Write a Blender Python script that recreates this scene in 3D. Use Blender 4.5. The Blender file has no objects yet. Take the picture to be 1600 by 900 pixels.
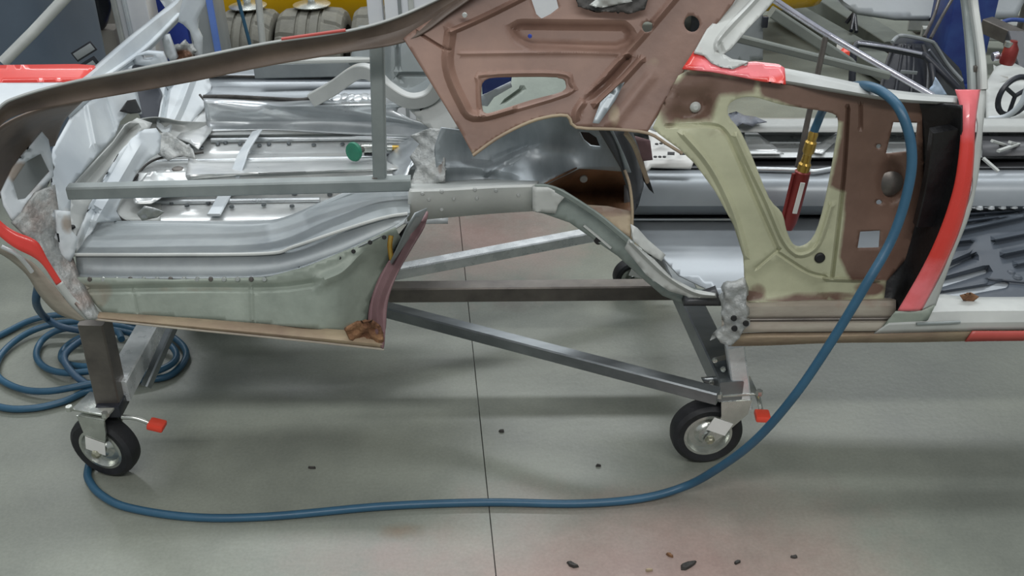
import bpy, bmesh, math, random
import numpy as np
from mathutils import Vector, Matrix
from mathutils.geometry import delaunay_2d_cdt
random.seed(4)
C = bpy.context.scene.collection
S = bpy.context.scene
R = math.radians

# ------------------------------------------------------------------ camera, world, lights
FPX = 1537.0; PITCH = 31.0; ROLL = -1.2; CAMZ = 1.425
cd = bpy.data.cameras.new('camera'); cam = bpy.data.objects.new('camera', cd); C.objects.link(cam)
cd.sensor_width = 36; cd.lens = 36*FPX/1600; cd.clip_end = 100
CR = Matrix.Rotation(R(90-PITCH), 3, 'X') @ Matrix.Rotation(R(ROLL), 3, 'Z')
cam.matrix_world = Matrix.Translation((0, 0, CAMZ)) @ CR.to_4x4()
S.camera = cam
S.view_settings.view_transform = 'Standard'; S.view_settings.look = 'None'
S.view_settings.gamma = 1; S.view_settings.use_curve_mapping = False
S.view_settings.exposure = 0.0
w = bpy.data.worlds.new('world'); S.world = w; w.use_nodes = True
w.node_tree.nodes['Background'].inputs[0].default_value = (.88, .95, 1.0, 1)
w.node_tree.nodes['Background'].inputs[1].default_value = .36
def area(name, loc, target, sx, sy, power, col=(1, .98, .95)):
    l = bpy.data.lights.new(name, 'AREA'); l.shape = 'RECTANGLE'; l.size = sx; l.size_y = sy
    l.energy = power; l.color = col
    o = bpy.data.objects.new(name, l); C.objects.link(o); o.location = loc
    o.rotation_euler = (Vector(target)-Vector(loc)).to_track_quat('-Z', 'Y').to_euler()
    return o
area('shop_light_front', (0.2, -1.25, 3.9), (0.2, -1.25, 0), 5.0, .30, 135)
area('shop_light_middle', (0.0, 2.3, 3.9), (0.0, 2.3, 0), 6.0, .35, 80, (.95, .98, 1))
area('shop_light_back', (0.0, 5.6, 3.9), (0.0, 5.6, 0), 7.0, .35, 200, (.95, .98, 1))

# ------------------------------------------------------------------ pixel rays -> places in the workshop
O = Vector((0, 0, CAMZ)); Y0 = 1.55
def ray(px, py): return CR @ Vector(((px-800)/FPX, -(py-450)/FPX, -1))
def D(px, py, d):
    r = ray(px, py); return O + r*((Y0+d)/r.y)
def Z(px, py, z):
    r = ray(px, py); return O + r*((z-CAMZ)/r.z)
def X(px, py, x):
    r = ray(px, py); return O + r*(x/r.x)
HIT = {'d': D, 'z': Z, 'x': X}

# ------------------------------------------------------------------ materials
def lin(h):
    h = h.lstrip('#'); v = [int(h[i:i+2], 16)/255 for i in (0, 2, 4)]
    return tuple([(c/12.92 if c <= .04045 else ((c+.055)/1.055)**2.4) for c in v]+[1])
def mat(name, c1, c2=None, rough=.5, metal=0., scale=12., bump=.1, bscale=None, c3=None, rr=.12, stretch=(1, 1, 1), coat=0., spec=.5):
    m = bpy.data.materials.new(name); m.use_nodes = True; nt = m.node_tree; N = nt.nodes; L = nt.links
    b = N['Principled BSDF']; b.inputs['Metallic'].default_value = metal
    b.inputs['Coat Weight'].default_value = coat; b.inputs['Specular IOR Level'].default_value = spec
    tc = N.new('ShaderNodeTexCoord'); mp = N.new('ShaderNodeMapping'); mp.inputs['Scale'].default_value = stretch
    L.new(tc.outputs['Object'], mp.inputs['Vector'])
    n = N.new('ShaderNodeTexNoise'); n.inputs['Scale'].default_value = scale; n.inputs['Detail'].default_value = 6
    n.inputs['Roughness'].default_value = .6; L.new(mp.outputs[0], n.inputs['Vector'])
    rp = N.new('ShaderNodeValToRGB'); rp.color_ramp.elements[0].position = .35; rp.color_ramp.elements[1].position = .68
    rp.color_ramp.elements[0].color = lin(c1); rp.color_ramp.elements[1].color = lin(c2 or c1)
    L.new(n.outputs['Fac'], rp.inputs['Fac']); col = rp.outputs['Color']
    if c3:
        at = N.new('ShaderNodeAttribute'); at.attribute_name = 't'
        n3 = N.new('ShaderNodeTexNoise'); n3.inputs['Scale'].default_value = 22; n3.inputs['Detail'].default_value = 5
        L.new(tc.outputs['Object'], n3.inputs['Vector'])
        a = N.new('ShaderNodeMath'); a.operation = 'MULTIPLY_ADD'; a.inputs[1].default_value = .55
        L.new(n3.outputs['Fac'], a.inputs[0]); L.new(at.outputs['Fac'], a.inputs[2])
        rg = N.new('ShaderNodeMapRange'); rg.inputs['From Min'].default_value = .58; rg.inputs['From Max'].default_value = .92
        L.new(a.outputs[0], rg.inputs['Value'])
        mx = N.new('ShaderNodeMix'); mx.data_type = 'RGBA'; L.new(rg.outputs[0], mx.inputs['Factor'])
        L.new(col, mx.inputs['A']); 
        r3 = N.new('ShaderNodeValToRGB'); r3.color_ramp.elements[0].position = .32; r3.color_ramp.elements[1].position = .7; c_ = lin(c3)
        r3.color_ramp.elements[0].color = (c_[0]*.72, c_[1]*.70, c_[2]*.68, 1); r3.color_ramp.elements[1].color = (min(1, c_[0]*1.25), min(1, c_[1]*1.28), min(1, c_[2]*1.3), 1)
        L.new(n.outputs['Fac'], r3.inputs['Fac']); L.new(r3.outputs['Color'], mx.inputs['B']); col = mx.outputs['Result']
    L.new(col, b.inputs['Base Color'])
    r = N.new('ShaderNodeMapRange'); r.inputs['To Min'].default_value = max(.03, rough-rr); r.inputs['To Max'].default_value = min(1, rough+rr)
    L.new(n.outputs['Fac'], r.inputs['Value']); L.new(r.outputs[0], b.inputs['Roughness'])
    if bump:
        n2 = N.new('ShaderNodeTexNoise'); n2.inputs['Scale'].default_value = bscale or scale*2; n2.inputs['Detail'].default_value = 4
        L.new(mp.outputs[0], n2.inputs['Vector'])
        bp = N.new('ShaderNodeBump'); bp.inputs['Strength'].default_value = bump; bp.inputs['Distance'].default_value = .01
        L.new(n2.outputs['Fac'], bp.inputs['Height']); L.new(bp.outputs[0], b.inputs['Normal'])
    return m
K = {}
K['brown'] = mat('brown primer', '#70564b', '#8f7264', .5, 0, 5, .08, 40, c3='#a79a80')
K['brown_quarter'] = mat('green zinc paint over brown primer', '#a1a288', '#bbbc9e', .5, 0, 7, .08, 40, c3='#6e564a')
K['strip'] = mat('dark brown flange paint', '#574b43', '#736458', .5, 0, 9, .1, 40, c3='#9a7f6c')
K['green'] = mat('green grey zinc paint', '#828b81', '#9aa398', .5, .1, 10, .1, 50, c3='#8f7a66')
K['fw'] = mat('wheelhouse grey paint', '#7d8484', '#90979a', .5, .1, 8, .05, 30, c3='#8a7a66')
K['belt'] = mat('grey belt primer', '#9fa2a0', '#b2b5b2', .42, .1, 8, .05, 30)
K['grey'] = mat('grey primer', '#80878a', '#999fa0', .42, .35, 7, .05, 30)
K['galv'] = mat('galvanised sheet', '#bcc0c0', '#e2e4e3', .30, .5, 6, .10, 9, stretch=(1, 2, 1))
K['bare'] = mat('bare steel sheet', '#a8aeb1', '#d0d4d6', .3, .65, 5, .12, 7)
K['bareds'] = mat('wheelhouse sheet', '#8f979b', '#b9c0c4', .42, .4, 4, .1, 6, stretch=(3, 1, 1))
K['floor_sheet'] = mat('grey floor sheet', '#8f959a', '#a1a7ab', .36, .35, 4, .05, 6)
K['white'] = mat('white primer', '#b6bec4', '#ced4d6', .45, 0, 5, .04, 20, c3='#9c9288')
K['light'] = mat('pale grey primer', '#adb0ad', '#c2c5c1', .45, .1, 8, .05, 30, c3='#e05a5f')
K['red'] = mat('red body paint', '#d2342b', '#da473f', .28, 0, 5, .0, coat=.4, c3='#e8747a')
K['redd'] = mat('dull red paint', '#a8463f', '#bb544c', .4, 0, 9, .02)
K['sill'] = mat('scraped sill metal', '#aba698', '#8f8378', .55, .1, 12, .15, 60, c3='#8a5238', stretch=(.4, 1, 1))
K['tan'] = mat('tan seam sealer', '#8a7866', '#a6977c', .6, 0, 10, .2, 60, c3='#7b6458', stretch=(.4, 1, 1))
K['rust'] = mat('flaking rust', '#5b3a26', '#8f6b4c', .85, 0, 30, .9, 60)
K['pocket'] = mat('rusty brown cavity', '#553b29', '#90694a', .6, 0, 5, .2, 30, stretch=(2, 1, 1))
K['mauve'] = mat('mauve primer strip', '#6b4f52', '#7d6264', .5, 0, 12, .1, 40)
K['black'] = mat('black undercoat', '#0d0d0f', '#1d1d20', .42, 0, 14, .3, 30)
K['darkgrey'] = mat('dark grey sheet', '#3a3b3d', '#4c4d50', .4, .2, 8, .08, 30)
K['blackgloss'] = mat('glossy black floor paint', '#41474f', '#4f565e', .42, 0, 5, .03, 12, spec=.3)
K['slate'] = mat('slate plate', '#5b5f68', '#6a6e76', .5, 0, 7, .05, 30)
K['sealer'] = mat('lumpy grey sealer', '#8e9190', '#adafac', .5, .2, 30, .9, 40, c3='#7a5a48')
K['tube'] = mat('mill steel tube', '#6e7376', '#8d9294', .32, .75, 12, .05, 40, stretch=(.3, 1, 1))
K['tubed'] = mat('dark mill steel tube', '#5b5754', '#76716b', .38, .6, 12, .05, 40)
K['tubeb'] = mat('ground bright steel tube', '#c4c9cb', '#e6e9ea', .28, .45, 20, .05, 60)
K['paintg'] = mat('grey painted tube', '#7f8786', '#929998', .4, .2, 12, .04, 40)
K['rubber'] = mat('black rubber', '#161719', '#25262a', .55, 0, 20, .1, 80)
K['tyre'] = mat('dusty tyre rubber', '#64635b', '#77766c', .75, 0, 14, .15, 80)
K['groove'] = mat('tyre groove', '#2e2e2d', '#3a3a38', .8, 0, 14, 0)
K['zinc'] = mat('zinc plate', '#b6bab4', '#d5d8d2', .25, .85, 20, .05, 60)
K['zincy'] = mat('yellowish zinc plate', '#a3a28c', '#bdbcaa', .3, .8, 20, .05, 60)
K['redp'] = mat('red plastic', '#d8402c', '#e2503a', .4, 0, 10, 0)
K['hose'] = mat('blue rubber hose', '#2a5068', '#325c76', .38, 0, 10, .05, 60)
K['hosed'] = mat('blue rubber hose on the floor', '#2f4d66', '#3a5a74', .42, 0, 10, .05, 60)
K['brass'] = mat('brass fitting', '#b8964a', '#cfae5e', .3, .8, 20, .05)
K['redtool'] = mat('dark red anodised grip', '#7c2c2a', '#913a36', .35, .3, 12, .02)
K['sticker'] = mat('white paper label', '#dcdcd8', '#e6e6e2', .5, 0, 10, 0)
K['yellow'] = mat('yellow enamel', '#d9a800', '#e6b90f', .35, 0, 4, .02)
K['blue'] = mat('blue enamel', '#2b3f98', '#3850aa', .4, 0, 9, .05, 30, c3='#5f84c0')
K['navy'] = mat('scuffed navy enamel', '#26357a', '#36508f', .4, 0, 9, .05, 30)
K['bluel'] = mat('light blue strip', '#5a78c4', '#6a8acb', .4, 0, 9, .02)
K['rag'] = mat('pale blue cloth', '#9fb4cc', '#b4c4d6', .8, 0, 20, .2)
K['whitep'] = mat('white enamel', '#dfe2e8', '#eceef0', .35, 0, 5, .02)
K['rail2'] = mat('grey green rail paint', '#6f7975', '#8b948e', .48, .15, 9, .1, 40, c3='#b8bcb6')
K['slatep'] = mat('slate blue plastic', '#5c6979', '#687585', .5, 0, 3, .03, 20)
K['beige'] = mat('beige board', '#b3ada2', '#c0bab0', .7, 0, 6, .1, 30)
K['greenp'] = mat('green disc', '#1f6e55', '#2a7f63', .5, 0, 30, .2, 80)
K['blackp'] = mat('black plastic', '#1f2128', '#2d3038', .35, 0, 10, .04, 40)
K['greyp'] = mat('grey panel', '#84898a', '#92979a', .45, 0, 5, .03, 20)
K['beam'] = mat('grey green beam', '#6a6f6a', '#7c817a', .45, .2, 8, .05, 30)
K['chrome'] = mat('bright bar', '#c8c8d4', '#e2e2ec', .18, .8, 20, .0)
K['hole'] = mat('black plug', '#0c0c0d', '#141416', .6, 0, 10, 0)
K['seamd'] = mat('dark seam', '#2c2b29', '#4a4744', .6, .2, 30, .3)

# ------------------------------------------------------------------ mesh helpers
def link(name, me, m, parent=None):
    o = bpy.data.objects.new(name, me); C.objects.link(o)
    if m: me.materials.append(m)
    if parent: o.parent = parent
    return o
def tag(o, label=None, cat=None, group=None, kind=None):
    if label: o['label'] = label
    if cat: o['category'] = cat
    if group: o['group'] = group
    if kind: o['kind'] = kind
    return o
def empty(name, loc, label, cat, group=None):
    o = bpy.data.objects.new(name, None); C.objects.link(o); o.location = loc
    bpy.context.view_layer.update()
    return tag(o, label, cat, group)
def fin(bm, name, m, parent=None, ang=32, thick=0, off=-1):
    """to a mesh whose vertices are in world space; re-based to the parent Empty"""
    bm.normal_update()
    for f in bm.faces: f.smooth = True
    for e in bm.edges:
        if len(e.link_faces) == 2 and e.calc_face_angle(0) > R(ang): e.smooth = False
    if parent is not None:
        p = parent; t = Vector((0, 0, 0))
        while p is not None: t += p.location; p = p.parent
        bmesh.ops.translate(bm, verts=bm.verts, vec=-t)
    me = bpy.data.meshes.new(name); bm.to_mesh(me); bm.free()
    o = link(name, me, m, parent)
    if thick:
        s = o.modifiers.new('thickness', 'SOLIDIFY'); s.thickness = thick; s.offset = off; s.use_even_offset = False
    return o
def tps(pts):
    P = np.array([(a/100, b/100) for a, b, c in pts]); V = np.array([c for a, b, c in pts], float); n = len(P)
    if n == 1: return lambda Q: np.full(len(Q), V[0])
    if n == 2:
        d = P[1]-P[0]; L2 = d@d
        return lambda Q: V[0]+(V[1]-V[0])*(((Q/100-P[0])@d)/L2)
    if n == 3:
        A = np.c_[np.ones(3), P]; c = np.linalg.solve(A, V)
        return lambda Q: np.c_[np.ones(len(Q)), Q/100]@c
    def U(r2): return np.where(r2 > 1e-9, r2*np.log(np.maximum(r2, 1e-9))*.5, 0)
    Km = U(((P[:, None]-P[None])**2).sum(-1)) + np.eye(n)*1e-4
    A = np.zeros((n+3, n+3)); A[:n, :n] = Km; A[:n, n] = 1; A[:n, n+1:] = P; A[n, :n] = 1; A[n+1:, :n] = P.T
    w_ = np.linalg.lstsq(A, np.r_[V, 0, 0, 0], rcond=None)[0]
    def f(Q):
        q = Q/100
        return U(((q[:, None]-P[None])**2).sum(-1))@w_[:n] + w_[n] + q@w_[n+1:]
    return f
def pdist(Q, line, closed=False):
    L = np.array(line, float); n = len(L); best = np.full(len(Q), 1e9)
    for i in range(n if closed else n-1):
        a = L[i]; b = L[(i+1) % n]; d = b-a; t = np.clip(((Q-a)@d)/max(d@d, 1e-9), 0, 1)
        best = np.minimum(best, np.hypot(*(Q-a-t[:, None]*d).T))
    return best
def inside(Q, poly):
    L = np.array(poly, float); r = np.zeros(len(Q), bool); n = len(L)
    for i in range(n):
        a = L[i]; b = L[(i+1) % n]
        c = ((a[1] > Q[:, 1]) != (b[1] > Q[:, 1]))
        with np.errstate(divide='ignore', invalid='ignore'):
            xi = (b[0]-a[0])*(Q[:, 1]-a[1])/(b[1]-a[1])+a[0]
        r ^= c & (Q[:, 0] < xi)
    return r
def sm(t): t = np.clip(t, 0, 1); return t*t*(3-2*t)
def cr(pts, n=6, closed=False):
    """catmull-rom through 2-d or 3-d points"""
    P = [np.array(p, float) for p in pts]; out = []; m = len(P)
    for i in range(m if closed else m-1):
        if closed: a, b, c, d = P[i-1], P[i], P[(i+1) % m], P[(i+2) % m]
        else: a, b, c, d = P[max(i-1, 0)], P[i], P[i+1], P[min(i+2, m-1)]
        for k in range(n):
            t = k/n
            out.append(.5*((2*b)+(c-a)*t+(2*a-5*b+4*c-d)*t*t+(3*b-a-3*c+d)*t**3))
    if not closed: out.append(P[-1])
    return out
def ell(cx, cy, rx, ry=None, n=16, rot=0):
    ry = ry or rx
    c, s = math.cos(R(rot)), math.sin(R(rot))
    return [(cx+rx*math.cos(2*math.pi*k/n)*c-ry*math.sin(2*math.pi*k/n)*s, cy+rx*math.cos(2*math.pi*k/n)*s+ry*math.sin(2*math.pi*k/n)*c) for k in range(n)]
def dens(poly, step):
    out = []; n = len(poly)
    for i in range(n):
        a = poly[i]; b = poly[(i+1) % n]; L = math.hypot(b[0]-a[0], b[1]-a[1]); k = max(1, int(L/step))
        for j in range(k): out.append((a[0]+(b[0]-a[0])*j/k, a[1]+(b[1]-a[1])*j/k))
    return out
def plate(name, outline, surf, m, parent=None, holes=(), relief=(), grid=7, thick=.002, smooth=False, tint=(), wob=0, ang=32, off=-1, align=True):
    """a sheet-metal piece: outline and holes, its own surface in space, pressed relief, real thickness"""
    kind, cps = surf
    if not isinstance(cps, (list, tuple)): cps = [(0, 0, cps)]
    f = tps(cps)
    if smooth: outline = [tuple(p) for p in cr(outline, 5, True)]
    loops = [dens(outline, grid)]+[dens(h, grid*.7) for h in holes]
    co = []; ed = []
    for lp in loops:
        k0 = len(co); co += [Vector(p) for p in lp]
        ed += [(k0+i, k0+(i+1) % len(lp)) for i in range(len(lp))]
    o_ = np.array(outline); lo = o_.min(0); hi = o_.max(0)
    G = np.array([(x+(grid*.5 if j % 2 else 0), y) for j, y in enumerate(np.arange(lo[1]+grid*.4, hi[1], grid*.87)) for x in np.arange(lo[0]+grid*.4, hi[0], grid)]).reshape(-1, 2)
    if len(G):
        ok = inside(G, outline) & (pdist(G, loops[0], True) > grid*.45)
        for h in holes: ok &= ~inside(G, h) & (pdist(G, h, True) > grid*.4)
        G = G[ok]; taken = np.zeros((0, 2))
        for rl in (relief if align else ()):
            if rl[0] == 'area': ln, wd, offs, cl = rl[1], rl[2], (-1, -.5, 0, .5, 1), True
            else: ln, wd, offs, cl = rl[0], rl[1], (0, -.3, .3, -.65, .65, -1, 1), False
            q = np.array(cr(ln, 4, cl) if not cl else dens(ln, 4)); st = min(grid, 4.0); pl = [q[0]]
            for p in (list(q[1:])+([q[0]] if cl else [])):
                while np.hypot(*(p-pl[-1])) >= st: pl.append(pl[-1]+(p-pl[-1])*st/np.hypot(*(p-pl[-1])))
            pl = np.array(pl)
            if len(pl) < 2: pl = np.array([q[0], q[-1]])
            tn = np.gradient(pl, axis=0); tn /= np.maximum(np.hypot(*tn.T), 1e-6)[:, None]; nr = np.c_[-tn[:, 1], tn[:, 0]]
            E = np.concatenate([pl+nr*wd*o for o in offs])
            dl = np.array([abs(o)*wd for o in offs for _ in pl])
            dd = pdist(E, ln, cl) if cl else pdist(E, pl)
            k = (dd > dl-.8) & inside(E, outline) & (pdist(E, loops[0], True) > 1.2)
            for h in holes: k &= ~inside(E, h) & (pdist(E, h, True) > 1.2)
            E = E[k]
            for t_ in (taken,):
                if len(t_) and len(E): E = E[np.array([np.min(np.hypot(*(t_-e).T)) > 1.3 for e in E], bool)]
            if len(E): taken = np.concatenate([taken, E])
            if len(G): G = G[(pdist(G, ln, True) > wd+grid*.4) if cl else (pdist(G, pl) > wd+grid*.4)]
        co += [Vector(p) for p in G]+[Vector(p) for p in taken]
    vs, es, fs, _, _, _ = delaunay_2d_cdt(co, ed, [], 0, 1e-4)
    V = np.array([tuple(v) for v in vs])
    cent = np.array([V[list(t)].mean(0) for t in fs])
    keep = inside(cent, outline)
    for h in holes: keep &= ~inside(cent, h)
    val = f(V)
    sgn = -1 if kind == 'd' else 1
    for rl in relief:
        if rl[0] == 'area':
            _, poly, soft, h = rl; dd = pdist(V, poly, True); ins = inside(V, poly)
            val += sgn*h*sm(np.where(ins, .5+dd/soft*.5, .5-dd/soft*.5))
        else:
            line, width, h = rl[:3]
            val += sgn*h*sm(1-pdist(V, cr(line, 4))/width)
    if wob:
        rs = np.random.RandomState(len(V)); ph = rs.rand(6, 3)*6
        for k in range(6): val += wob/3*np.sin(V[:, 0]/(4+k*3)+ph[k, 0])*np.sin(V[:, 1]/(3+k*2.5)+ph[k, 1])
    H = HIT[kind]
    bm = bmesh.new(); bv = {}
    lay = bm.verts.layers.float.new('t')
    P3 = [H(V[i, 0], V[i, 1], val[i]) for i in range(len(V))]
    for t, k in zip(fs, keep):
        if not k: continue
        for i in t:
            if i not in bv: bv[i] = bm.verts.new(P3[i])
        fv = [bv[i] for i in t]
        n = (fv[1].co-fv[0].co).cross(fv[2].co-fv[0].co)
        if n.dot(fv[0].co-O) > 0: fv.reverse()
        try: bm.faces.new(fv)
        except ValueError: pass
    if tint:
        T = np.zeros(len(V))
        for t in tint:
            if t[0] == 'area':
                dd = pdist(V, t[1], True); ins = inside(V, t[1]); T = np.maximum(T, t[3]*sm(np.where(ins, .5+dd/t[2]*.5, .5-dd/t[2]*.5)))
            else:
                q = np.hypot((V[:, 0]-t[0])/t[2], (V[:, 1]-t[1])/t[3]); T = np.maximum(T, t[4]*sm(1.4-q))
        for i, v in bv.items(): v[lay] = T[i]
    return fin(bm, name, m, parent, ang, thick, off)
def sheet(name, rows, m, parent=None, nu=8, nv=1, thick=.002, sv=False, ang=32, tint=None, off=-1):
    """a sheet lofted through rows of points in space"""
    rows = [[np.array(p) for p in cr(r, nu)] for r in rows]
    if sv: cols = [cr([r[i] for r in rows], nv) for i in range(len(rows[0]))]; rows = [[c[j] for c in cols] for j in range(len(cols[0]))]
    elif nv > 1:
        rr_ = []
        for a, b in zip(rows[:-1], rows[1:]):
            for k in range(nv): rr_.append([p+(q-p)*k/nv for p, q in zip(a, b)])
        rows = rr_+[rows[-1]]
    bm = bmesh.new(); lay = bm.verts.layers.float.new('t'); g = [[bm.verts.new(p) for p in r] for r in rows]
    if tint:
        for r in g:
            for j, v in enumerate(r): v[lay] = tint(j/(len(r)-1))
    for i in range(len(g)-1):
        for j in range(len(g[0])-1):
            q = [g[i][j], g[i][j+1], g[i+1][j+1], g[i+1][j]]
            n = (q[2].co-q[0].co).cross(q[3].co-q[1].co)
            if n.dot(q[0].co-O) > 0: q.reverse()
            bm.faces.new(q)
    return fin(bm, name, m, parent, ang, thick, off)
def frames(pts):
    P = [Vector(p) for p in pts]; T = []
    for i in range(len(P)):
        T.append((P[min(i+1, len(P)-1)]-P[max(i-1, 0)]).normalized())
    up = Vector((0, 0, 1)) if abs(T[0].z) < .9 else Vector((0, 1, 0))
    n = (up-T[0]*up.dot(T[0])).normalized(); out = []
    for p, t in zip(P, T):
        n = (n-t*n.dot(t)).normalized(); out.append((p, n, t.cross(n)))
    return out
def sweep(bm, pts, prof):
    """prof: (a,b) offsets along normal / binormal, or a function of the index"""
    fr = frames(pts); rings = []
    for i, (p, n, b) in enumerate(fr):
        pr = prof(i/(len(fr)-1)) if callable(prof) else prof
        rings.append([bm.verts.new(p+n*x+b*y) for x, y in pr])
    k = len(rings[0])
    for a, b in zip(rings[:-1], rings[1:]):
        for j in range(k): bm.faces.new((a[j], a[(j+1) % k], b[(j+1) % k], b[j]))
    bm.faces.new(rings[0][::-1]); bm.faces.new(rings[-1])
    bmesh.ops.recalc_face_normals(bm, faces=bm.faces)
def circ(r, n=12, sy=1): return [(r*math.cos(2*math.pi*k/n), r*sy*math.sin(2*math.pi*k/n)) for k in range(n)]
def rrect(w_, h_, c=.004):
    w_ /= 2; h_ /= 2
    return [(h_-c, w_), (h_, w_-c), (h_, -w_+c), (h_-c, -w_), (-h_+c, -w_), (-h_, -w_+c), (-h_, w_-c), (-h_+c, w_)]
def tube(name, pts, r, m, parent=None, n=12, smooth=6):
    bm = bmesh.new(); P = cr(pts, smooth) if smooth and len(pts) > 2 else pts
    sweep(bm, P, circ(r, n)); return fin(bm, name, m, parent, 40)
def bar(name, a, b, w_, h_, m, parent=None, c=.003):
    bm = bmesh.new(); sweep(bm, [a, Vector(a).lerp(Vector(b), .5), b], rrect(w_, h_, c)); return fin(bm, name, m, parent, 30)
def strip(name, pts, w_, h_, m, parent=None, smooth=6, c=.002):
    bm = bmesh.new(); sweep(bm, cr(pts, smooth), rrect(w_, h_, c)); return fin(bm, name, m, parent, 30)
def addbox(bm, c, s, rot=None, bev=.003):
    t = bmesh.new(); bmesh.ops.create_cube(t, size=1); bmesh.ops.scale(t, vec=s, verts=t.verts)
    if bev: bmesh.ops.bevel(t, geom=list(t.edges), offset=bev, segments=2, affect='EDGES', profile=.5, clamp_overlap=True)
    if rot is not None: bmesh.ops.transform(t, matrix=rot.to_4x4(), verts=t.verts)
    bmesh.ops.translate(t, vec=c, verts=t.verts)
    me = bpy.data.meshes.new('tmp'); t.to_mesh(me); t.free(); bm.from_mesh(me); bpy.data.meshes.remove(me)
def box(name, c, s, m, parent=None, rot=None, bev=.003):
    bm = bmesh.new(); addbox(bm, Vector(c), s, rot, bev); return fin(bm, name, m, parent, 30)
def lathe(name, prof, M4, m, parent=None, n=40, ang=32):
    """profile of (radius, height); M4 maps local z to the axis"""
    bm = bmesh.new(); rg = []
    for r, z in prof:
        rg.append([bm.verts.new(M4 @ Vector((r*math.cos(2*math.pi*k/n), r*math.sin(2*math.pi*k/n), z))) for k in range(n)] if r > 1e-6 else [bm.verts.new(M4 @ Vector((0, 0, z)))])
    for a, b in zip(rg[:-1], rg[1:]):
        for k in range(n):
            q = [a[k % len(a)], a[(k+1) % len(a)], b[(k+1) % len(b)], b[k % len(b)]]
            q = list(dict.fromkeys(q))
            if len(q) > 2:
                try: bm.faces.new(q)
                except ValueError: pass
    bmesh.ops.recalc_face_normals(bm, faces=bm.faces)
    return fin(bm, name, m, parent, ang)
def axis(loc, d):
    q = Vector(d).normalized().to_track_quat('Z', 'Y'); return Matrix.Translation(loc) @ q.to_matrix().to_4x4()

# ------------------------------------------------------------------ floor
def floor_mat():
    m = mat('polished concrete', '#747870', '#8e9287', .36, 0, 2.4, .05, 60, rr=.1)
    nt = m.node_tree; N = nt.nodes; L = nt.links; b = N['Principled BSDF']
    base = b.inputs['Base Color'].links[0].from_socket
    geo = N.new('ShaderNodeNewGeometry')
    def blot(cur, cx, cy, rx, ry, col, amt, sc):
        mp = N.new('ShaderNodeMapping'); mp.vector_type = 'POINT'
        mp.inputs['Location'].default_value = (-cx/rx, -cy/ry, 0); mp.inputs['Scale'].default_value = (1/rx, 1/ry, 1)
        L.new(geo.outputs['Position'], mp.inputs['Vector'])
        ln = N.new('ShaderNodeVectorMath'); ln.operation = 'LENGTH'; L.new(mp.outputs[0], ln.inputs[0])
        nz = N.new('ShaderNodeTexNoise'); nz.inputs['Scale'].default_value = sc; nz.inputs['Detail'].default_value = 8; nz.inputs['Roughness'].default_value = .65
        L.new(geo.outputs['Position'], nz.inputs['Vector'])
        a = N.new('ShaderNodeMath'); a.operation = 'MULTIPLY_ADD'; a.inputs[1].default_value = 1.6; L.new(nz.outputs['Fac'], a.inputs[0])
        s_ = N.new('ShaderNodeMath'); s_.operation = 'MULTIPLY'; s_.inputs[1].default_value = -1; L.new(ln.outputs['Value'], s_.inputs[0]); L.new(s_.outputs[0], a.inputs[2])
        rg = N.new('ShaderNodeMapRange'); rg.inputs['From Min'].default_value = -.15; rg.inputs['From Max'].default_value = .75; rg.inputs['To Max'].default_value = amt
        L.new(a.outputs[0], rg.inputs['Value'])
        mx = N.new('ShaderNodeMix'); mx.data_type = 'RGBA'; L.new(rg.outputs[0], mx.inputs['Factor']); L.new(cur, mx.inputs['A']); mx.inputs['B'].default_value = lin(col)
        return mx.outputs['Result']
    def at(px, py): p = Z(px, py, 0); return p.x, p.y
    for (px, py, rx, ry, col, amt, sc) in [(1010, 905, .66, .30, '#a08880', .9, 3), (760, 372, .42, .38, '#a38c84', .9, 6), (1000, 880, .5, .12, '#6f5a55', .35, 30),
                                           (560, 870, .25, .08, '#8b7a74', .5, 12), (620, 830, .06, .03, '#7a6048', .6, 9), (760, 350, .25, .25, '#6e4f45', .35, 34), (800, 475, .09, .05, '#5e5550', .6, 30), (1130, 760, .3, .06, '#878078', .5, 8)]:
        x, y = at(px, py); base = blot(base, x, y, rx, ry, col, amt, sc)
    sp = N.new('ShaderNodeTexNoise'); sp.inputs['Scale'].default_value = 150; sp.inputs['Detail'].default_value = 2; L.new(geo.outputs['Position'], sp.inputs['Vector'])
    r2 = N.new('ShaderNodeMapRange'); r2.inputs['From Min'].default_value = .3; r2.inputs['From Max'].default_value = .7; r2.inputs['To Min'].default_value = .93; r2.inputs['To Max'].default_value = 1.06
    L.new(sp.outputs['Fac'], r2.inputs['Value'])
    vm = N.new('ShaderNodeVectorMath'); vm.operation = 'SCALE'; L.new(base, vm.inputs[0]); L.new(r2.outputs[0], vm.inputs['Scale'])
    L.new(vm.outputs[0], b.inputs['Base Color'])
    return m
ja = Z(727, 430, 0); jb = Z(772, 870, 0)
def jx(y): return ja.x+(jb.x-ja.x)*(y-ja.y)/(jb.y-ja.y)
bm = bmesh.new(); g = .0011
for s, xx in ((-1, -9), (1, 9)):
    ys = [-2, 1, 2, 4, 10]
    for y1, y2 in zip(ys[:-1], ys[1:]):
        q = [bm.verts.new(v) for v in ((xx, y1, 0), (jx(y1)+s*g, y1, 0), (jx(y2)+s*g, y2, 0), (xx, y2, 0))]
        q2 = [bm.verts.new(v) for v in ((jx(y1)+s*g, y1, 0), (jx(y1)+s*g, y1, -.02), (jx(y2)+s*g, y2, -.02), (jx(y2)+s*g, y2, 0))]
        for f in (q, q2):
            bm.faces.new(f)
bm.faces.new([bm.verts.new(v) for v in ((-9, -2, -.02), (9, -2, -.02), (9, 10, -.02), (-9, 10, -.02))])
bmesh.ops.recalc_face_normals(bm, faces=bm.faces)
for f in bm.faces:
    if abs(f.normal.z) > .5 and f.normal.z < 0: f.normal_flip()
fl = fin(bm, 'floor', floor_mat()); tag(fl, kind='structure')

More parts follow.
